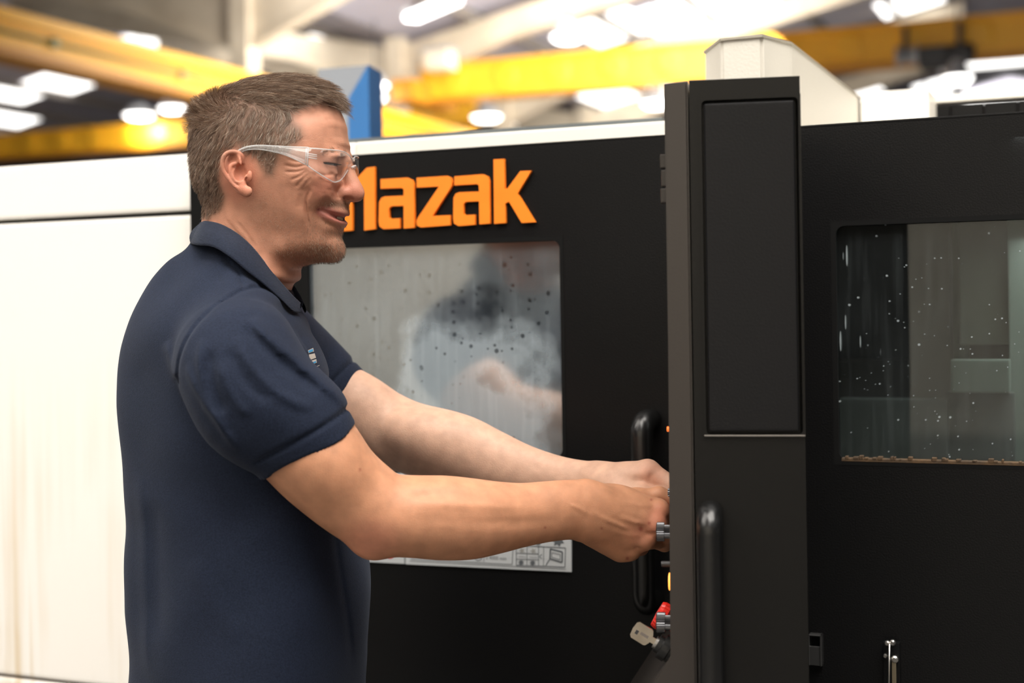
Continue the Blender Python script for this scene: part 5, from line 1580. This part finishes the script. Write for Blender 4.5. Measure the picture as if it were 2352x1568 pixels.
def strand_material():
    m = bpy.data.materials.new('hair_strand'); m.use_nodes = True
    nt = m.node_tree; b = nt.nodes['Principled BSDF']
    at = nt.nodes.new('ShaderNodeAttribute'); at.attribute_name = 'tone'
    nt.links.new(at.outputs['Color'], b.inputs['Base Color'])
    b.inputs['Roughness'].default_value = .45; b.inputs['Specular IOR Level'].default_value = .32
    return m
m_hair = strand_material()
rg = np.random.default_rng(11)
idx = np.nonzero(hd < 3)[0]
u0, v0 = u_, v_
# thin out towards the temples and sideburns
pw = soft(hd[idx] + 3, 3.0)
idx = rg.choice(idx, 34000, p=pw / pw.sum())
ru, rv = u0[idx], v0[idx]; n_ = len(idx)
side = np.sign(hv[idx, 1] - YH)
Nn = hn[idx]
wt = soft(rv - (238 + .10 * (ru - 560)), 10)                           # top of the head
wb = soft(ru - 485, 14) * (1 - wt)                                      # back
wc = soft(np.hypot((ru - 462) / 48, (rv - 245) / 40) - 1, .2)           # crown tuft
ws = np.clip(1 - wt - wb, 0, 1)
fwd = np.array([1.0, 0, 0]); upv = np.array([0, 0, 1.0])
out = np.stack([np.zeros(n_), side, np.zeros(n_)], 1)
D = wt[:, None] * (fwd * 1.0 + Nn * .62 + upv * .08) + ws[:, None] * (-upv * .85 - fwd * .25 + Nn * .48) + wb[:, None] * (-upv * .75 + Nn * .55)
D = D * (1 - wc[:, None]) + wc[:, None] * (Nn * .95 + upv * .25 - fwd * .1)
D += rg.normal(size=(n_, 3)) * .13
L = wt * (.024 + .006 * np.clip((ru - 560) / 120, 0, 1) - .010 * np.clip((ru - 735) / 45, 0, 1)) + ws * .0115 + wb * (.013 - .006 * np.clip((rv - 380) / 100, 0, 1))
L = L * (1 - wc) + wc * .016
L *= rg.uniform(.65, 1.15, n_)
L = np.where((rv > 340) & (ru > 590), .006, L)                         # sideburn
L = np.where((rv > 430), np.minimum(L, .006), L)
bendv = wt[:, None] * (-upv * .30 + fwd * .10 - Nn * .12) + (1 - wt)[:, None] * (-Nn * .12)
fr = np.clip((ru - 735) / 50, 0, 1)[:, None]
bendv = bendv - upv * .45 * fr * wt[:, None]
tone = rg.uniform(.65, 1.35, n_)[:, None]
base = np.array([.130, .077, .049]) * tone
light = np.array([.29, .19, .125]) * tone
grey = np.array([.42, .35, .28]) * rg.uniform(.7, 1.3, n_)[:, None]
colr = np.where((rg.uniform(size=n_) < .30)[:, None], light, base)
pg = np.clip(.08 + .34 * ws * np.clip((ru - 520) / 130, 0, 1), 0, .5)
colr = np.where((rg.uniform(size=n_) < pg)[:, None], grey, colr)
h1 = strands('hair', hv[idx] - Nn * .0006, D, L, bendv, np.full(n_, .00017), colr, m_hair, 3, .3, .62, 1000, 5)
h1['kind'] = 'stuff'; h1['label'] = 'short greying brown hair'
# stubble
bd = poly_dist(u0, v0, BEARD)
pb_ = soft(bd, 4.0) * (dl_ > .0065)
chin = soft(np.hypot((u0 - 755) / 50, (v0 - 575) / 40) - 1, .2) + soft(poly_dist(u0, v0, [(740, 474), (765, 462), (795, 463), (800, 477), (765, 478)]), 4)
pb_ = pb_ * (.55 + .5 * chin)
ib = rg.choice(len(hv), 6000, p=pb_ / pb_.sum())
Nb = hn[ib]; nb = len(ib)
Db = -upv * .8 + Nb * .55 + fwd * .15 + rg.normal(size=(nb, 3)) * .2
Lb = rg.uniform(.0012, .0026, nb) + .0014 * np.clip(chin[ib], 0, 1)
cb = np.where((rg.uniform(size=nb) < .5)[:, None], np.array([.36, .27, .19]), np.array([.17, .10, .062])) * rg.uniform(.7, 1.3, nb)[:, None]
st = strands('stubble', hv[ib] - Nb * .0003, Db, Lb, -Nb * .1 - upv * .1, np.full(nb, .00013), cb, m_hair, 2, .4, 0, 0, 7)
st['kind'] = 'stuff'; st['label'] = 'short greying stubble'
# eyebrows
brow = poly_dist(u0, v0, [(735, 349), (752, 342), (775, 343), (800, 349), (806, 356), (790, 354), (765, 350), (745, 352)])
pe = soft(brow, 1.5)
ie = rg.choice(len(hv), 340, p=pe / pe.sum())
Ne = hn[ie]; ne = len(ie); se = np.sign(hv[ie, 1] - YH)
De = -fwd * .6 + np.stack([np.zeros(ne), se, np.zeros(ne)], 1) * .5 + Ne * .35 + rg.normal(size=(ne, 3)) * .2
ce = np.array([.22, .15, .09]) * rg.uniform(.6, 1.5, ne)[:, None]
ebr = strands('eyebrow', hv[ie] - Ne * .0003, De, rg.uniform(.005, .008, ne), -Ne * .2, np.full(ne, .00016), ce, m_hair, 3, .3, 0, 0, 9); ebr['kind'] = 'stuff'
# lashes along the lid
rows_ = []
for sd in (-1, 1):
    for k in range(60):
        t = k / 59; p_ = H(742 + 36 * t, 373.5 + 5 * t, .046 - .018 * t); p_[1] = YH + sd * (YH - p_[1]); rows_.append((p_, sd))
lr = np.array([r[0] for r in rows_]); ls = np.array([r[1] for r in rows_])
ld = np.stack([np.full(len(lr), .75), ls * .5, np.full(len(lr), -.25)], 1)
eyl = strands('eyelash', lr, ld, np.full(len(lr), .007), np.tile(upv * .25, (len(lr), 1)), np.full(len(lr), .00022), np.tile(np.array([.02, .014, .01]), (len(lr), 1)), m_hair, 3, .3, 0, 0, 4)
eyl['kind'] = 'stuff'

# ---------------------------------------------------------------- eyes and teeth
m_eye = mat('eye_white', (.42, .38, .36), .12); m_iris = mat('eye_iris', (.05, .09, .12), .08)
for sd in (-1, 1):
    c = H(752, 377, EYE_W); c[1] = YH + sd * (YH - c[1])
    cw = Vector(head_to_world(c))
    bm = bmesh.new(); bmesh.ops.create_uvsphere(bm, u_segments=24, v_segments=16, radius=.0118)
    e_ = bmobj('eyeball', bm, m_eye, None, True); e_.data.transform(Matrix.Translation(cw)); mp(e_)
    ax = Vector((CP, -SP, -.12))
    i_ = lathe('iris', [(0, .0112), (.0055, .0106), (.0058, .0102), (0, .0100)], cw, ax, m_iris, None, 20); mp(i_)
m_tooth = mat('tooth', (.74, .68, .56), .22)
arc = [p_ for p_ in lip_arc(477, 499, 786, 34)]
for k in range(2, 17):
    x, y, z, t = arc[k]
    x2, y2 = arc[min(k + 1, 18)][0], arc[min(k + 1, 18)][1]
    c = Vector(head_to_world(np.array([x - .0035, YH + (y - YH) * .93, z + .0004])))
    wdt = max(.0022, .0042 * (1 - .35 * abs(t)))
    bm = bmesh.new(); add_box(bm, (-.0022, -wdt * .5 - .0002, -.0042), (.0022, wdt * .5 + .0002, .0034), .0011, 2)
    o = bmobj('tooth', bm, m_tooth, None, True)
    ang = math.atan2((y - YH) * 1.3, .032) - PSI
    o.data.transform(Matrix.Translation(c) @ Matrix.Rotation(ang, 4, 'Z')); mp(o)

# ---------------------------------------------------------------- safety glasses
def clear_mat(name, haze, tint, rough=.03, ior=1.5):
    m = bpy.data.materials.new(name); m.use_nodes = True
    nt = m.node_tree; nt.nodes.clear()
    o = nt.nodes.new('ShaderNodeOutputMaterial')
    tr = nt.nodes.new('ShaderNodeBsdfTransparent'); tr.inputs['Color'].default_value = (*tint, 1)
    df = nt.nodes.new('ShaderNodeBsdfDiffuse'); df.inputs['Color'].default_value = (.9, .9, .9, 1)
    gl = nt.nodes.new('ShaderNodeBsdfGlossy'); gl.inputs['Roughness'].default_value = rough
    n = nt.nodes.new('ShaderNodeTexNoise'); n.inputs['Scale'].default_value = 300
    mr = nt.nodes.new('ShaderNodeMapRange'); mr.inputs[3].default_value = haze * .6; mr.inputs[4].default_value = haze * 1.4
    nt.links.new(n.outputs['Fac'], mr.inputs[0])
    m1 = nt.nodes.new('ShaderNodeMixShader'); nt.links.new(mr.outputs[0], m1.inputs[0]); nt.links.new(tr.outputs[0], m1.inputs[1]); nt.links.new(df.outputs[0], m1.inputs[2])
    m2 = nt.nodes.new('ShaderNodeMixShader'); nt.links.new(schlick(nt, ior), m2.inputs[0]); nt.links.new(m1.outputs[0], m2.inputs[1]); nt.links.new(gl.outputs[0], m2.inputs[2])
    nt.links.new(m2.outputs[0], o.inputs['Surface'])
    return m
m_lens = clear_mat('clear_lens', .02, (.97, .97, .97)); m_temple = clear_mat('clear_frame', .13, (.93, .93, .92), .08); m_rim = clear_mat('polished_edge', .35, (.95, .95, .95), .1, 1.6)
gx_ = empty('safety_glasses', Vector(head_to_world(H(770, 380, .03)))); tag(gx_, 'clear wraparound safety glasses on the man\'s face', 'glasses')
def gp(o):
    o.parent = gx_; o.matrix_parent_inverse = Matrix.Translation(-gx_.location); return o
LR = smooth_path([(707, 340, 706, 379, 72), (722, 341, 718, 388, 69.5), (742, 342.5, 736, 400, 64), (762, 344, 754, 411, 56), (777, 345.5, 768, 418, 46), (788, 348, 781, 415, 34), (796, 351, 789, 407, 23), (802, 356, 796, 397, 13), (807, 362, 803, 387, 6), (811, 366, 811, 382, 0)], 4)
for nm, sd in (('lens', -1), ('lens', 1)):
    rows_t = []
    for ut, vt, ub, vb, w in LR:
        A = H(ut, vt, max(w, 0) / 1000.); B = H(ub, vb, max(w, 0) / 1000.); col_ = []
        for j in range(9):
            t = j / 8; p_ = A + (B - A) * t; bul = .0022 * math.sin(math.pi * t)
            p_[0] += bul * .8; p_[1] -= bul * (w / 71.)
            if sd > 0: p_[1] = 2 * YH - p_[1]
            col_.append(p_)
        rows_t.append(col_)
    G_ = head_to_world(np.array(rows_t)); n0, n1 = G_.shape[:2]
    nrm = np.cross(np.gradient(G_, axis=0), np.gradient(G_, axis=1)); nrm /= np.linalg.norm(nrm, axis=-1)[..., None] + 1e-12
    if (nrm[:, :, 0].mean() < 0): nrm = -nrm
    In = G_ - nrm * .0018
    V2 = [tuple(p_) for p_ in G_.reshape(-1, 3)] + [tuple(p_) for p_ in In.reshape(-1, 3)]
    N_ = n0 * n1; Fq = []
    for i in range(n0 - 1):
        for j in range(n1 - 1):
            a, b, c, d = i * n1 + j, (i + 1) * n1 + j, (i + 1) * n1 + j + 1, i * n1 + j + 1
            Fq += [(a, b, c, d), (N_ + d, N_ + c, N_ + b, N_ + a)]
    o = meshobj('lens', V2, Fq, m_lens, None, True); gp(o)
    loop = [G_[i, 0] for i in range(n0)]; loop2 = [G_[i, -1] for i in range(n0)]
    for lp in (loop, loop2):
        bm = bmesh.new(); add_tube(bm, [Vector(q - nrm.mean((0, 1)) * .0008) for q in lp], .0009, 8)
        gp(bmobj('lens_edge', bm, m_rim, None, True))
    # temple arm
    TR = smooth_path([(709, 338.5, 708, 380, 72), (700, 338, 698, 376, 74), (680, 337.5, 678, 366, 77), (655, 336.5, 655, 356, 79), (630, 335, 630, 349, 80), (600, 333.5, 600, 343.5, 80.5), (575, 335, 577, 343, 80.5), (556, 340.5, 560, 347, 80), (540, 350, 545, 356, 78.5), (528, 364, 534, 367, 76)], 4)
    V2, Fq = [], []
    for ut, vt, ub, vb, w in TR:
        A = H(ut, vt, w / 1000.); B = H(ub, vb, w / 1000.)
        for p_ in (A, B, B, A): pass
        ring = [A.copy(), (A + B) / 2, B.copy(), B.copy(), (A + B) / 2, A.copy()]
        for q, p_ in enumerate(ring):
            p_[1] += (.0011 if q > 2 else -.0011)
            if q in (1, 4): p_[1] += (.0005 if q > 2 else -.0005)
            if sd > 0: p_[1] = 2 * YH - p_[1]
            V2.append(tuple(head_to_world(p_)))
    for i in range(len(TR) - 1):
        for j in range(6):
            Fq.append((i * 6 + j, i * 6 + (j + 1) % 6, (i + 1) * 6 + (j + 1) % 6, (i + 1) * 6 + j))
    Fq += [tuple(range(6)), tuple(range(len(V2) - 1, len(V2) - 7, -1))]
    gp(meshobj('temple_arm', V2, Fq, m_temple, None, True))
    for which in (0, 1):
        line = []
        for r_ in TR:
            p_ = H(r_[0 + 2 * which], r_[1 + 2 * which], r_[4] / 1000.)
            if sd > 0: p_[1] = 2 * YH - p_[1]
            line.append(Vector(head_to_world(p_)))
        bm = bmesh.new(); add_tube(bm, line, .0007, 8); gp(bmobj('arm_edge', bm, m_rim, None, True))
    # hinge ribs
    for (a, b) in (((703, 352), (728, 356)), ((703, 356.5), (728, 360)), ((703, 361), (728, 365)), ((708, 340), (706, 379)), ((703.5, 341), (701.5, 377))):
        line = []
        for t in (0, .5, 1):
            uu, vv = a[0] + (b[0] - a[0]) * t, a[1] + (b[1] - a[1]) * t
            p_ = H(uu, vv, (.0735 if uu < 709 else .0725 - .00022 * (uu - 709)))
            if sd > 0: p_[1] = 2 * YH - p_[1]
            line.append(Vector(head_to_world(p_)))
        bm = bmesh.new(); add_tube(bm, line, .0008, 8); gp(bmobj('hinge_rib', bm, m_rim, None, True))
# nose bridge of the glasses
br = [Vector(head_to_world(np.array([H(811, 374, 0)[0] + dx, YH + dy, H(811, v, 0)[2]]))) for dx, dy, v in ((-.001, -.006, 386), (.002, -.004, 383), (.0028, 0, 381), (.002, .004, 383), (-.001, .006, 386))]
bm = bmesh.new(); add_tube(bm, br, .0016, 10); gp(bmobj('nose_bridge', bm, m_rim, None, True))
print('face', _t.time() - _t0)

# ---------------------------------------------------------------- trousers and shoes (below the picture)
m_trs = cloth('dark_trousers', (.012, .012, .014), 500, .1); m_shoe = mat('black_boot', (.012, .011, .01), .4)
zh = zlo + .02
legs = []
for sd in (-1, 1):
    cx0 = T3(560, 1700, 0)[0]
    legs += [cone((cx0, YH + sd * .085, zh + .05), (cx0 + .01, YH + sd * .10, .50), .115, .085, .03, flat=((0, 1, 0), .85)),
             cone((cx0 + .01, YH + sd * .10, .50), (cx0 - .02, YH + sd * .11, .07), .085, .075, .02, flat=((0, 1, 0), .85))]
tv, tq = polygonise(legs, (T3(300, 1700, 0)[0] - .08, YH - .24, .04), (T3(860, 1700, 0)[0] + .08, YH + .24, zh + .09), .007)
tr_ = mp(np_mesh('trousers', tv, tq, m_trs))
for sd in (-1, 1):
    cx0 = T3(560, 1700, 0)[0]
    so = [ellip((cx0 + .05, YH + sd * .11, .055), (.145, .05, .05), None, .02), ellip((cx0 - .03, YH + sd * .11, .085), (.07, .05, .085), None, .03)]
    so.append(Op('s', lambda P: P[..., 2] - np.float32(.004), (cx0, YH, 0), .4, .004))
    v2, q2 = polygonise(so, (cx0 - .12, YH + sd * .11 - .07, -.02), (cx0 + .22, YH + sd * .11 + .07, .2), .006)
    mp(np_mesh('shoe', v2, q2, m_shoe))

# ---------------------------------------------------------------- embroidered badge on the chest
from mathutils.bvhtree import BVHTree
bvh = BVHTree.FromPolygons([tuple(v) for v in sv], [tuple(int(i) for i in q) for q in sq])
def on_shirt(u, v, lift=.0012):
    d = (W(u, v, 2.0) - Vector((0, 0, CAMZ))).normalized()
    o = Vector((0, 0, CAMZ))
    for _ in range(6):                      # the chest, not the sleeve that passes in front of it
        hit = bvh.ray_cast(o, d)
        if hit[0] is None: return W(u, v, 1.84)
        if hit[0].y > 1.775 and hit[1].dot(d) < 0: return hit[0] - d * lift
        o = hit[0] + d * .002
    return hit[0] - d * lift
m_bb = mat('badge_blue', (.03, .22, .42), .7); m_bs = mat('badge_silver', (.42, .37, .33), .7); m_bk = mat('badge_black', (.01, .01, .012), .8)
badge = empty('badge', (0, 0, 0)); mp(badge); badge['label'] = 'small embroidered chest badge in blue and silver'
def c4(x, y): return (660 + x / 8.71, 760 + y / 8.71)
def patch(name, pts, m, lift):
    V_ = [on_shirt(*c4(*q), lift) for q in pts]
    V_ += [p_ + Vector((0, .001, 0)) for p_ in V_]
    k = len(pts)
    o = meshobj(name, V_, [tuple(range(k)), tuple(range(2 * k - 1, k - 1, -1))] + [(i, k + i, k + (i + 1) % k, (i + 1) % k) for i in range(k)], m, badge)
    return o
patch('badge_field', [(405, 375), (520, 325), (720, 900), (600, 780)], m_bk, .0012)
patch('badge_bar', [(412, 385), (515, 338), (530, 410), (425, 448)], m_bs, .0022)
patch('badge_bar', [(422, 392), (508, 355), (518, 402), (430, 436)], m_bb, .0030)
patch('badge_bar', [(428, 470), (545, 445), (572, 535), (455, 580)], m_bs, .0022)
patch('badge_bar', [(462, 595), (578, 560), (588, 635), (510, 668)], m_bs, .0022)
patch('badge_bar', [(490, 625), (570, 598), (578, 630), (512, 658)], m_bb, .0030)
patch('badge_line', [(560, 712), (640, 682), (643, 692), (565, 722)], m_bs, .0022)
ring = [(640 + 28 * math.cos(t) , 800 + 36 * math.sin(t)) for t in np.linspace(-2.2, -7.0, 14)]
for a, b in zip(ring, ring[1:]):
    patch('badge_stitch', [a, b, (b[0] + (640 - b[0]) * .3, b[1] + (800 - b[1]) * .3), (a[0] + (640 - a[0]) * .3, a[1] + (800 - a[1]) * .3)], m_bs, .0024)
patch('badge_stitch', [(668, 872), (700, 860), (704, 870), (674, 886)], m_bs, .0024)
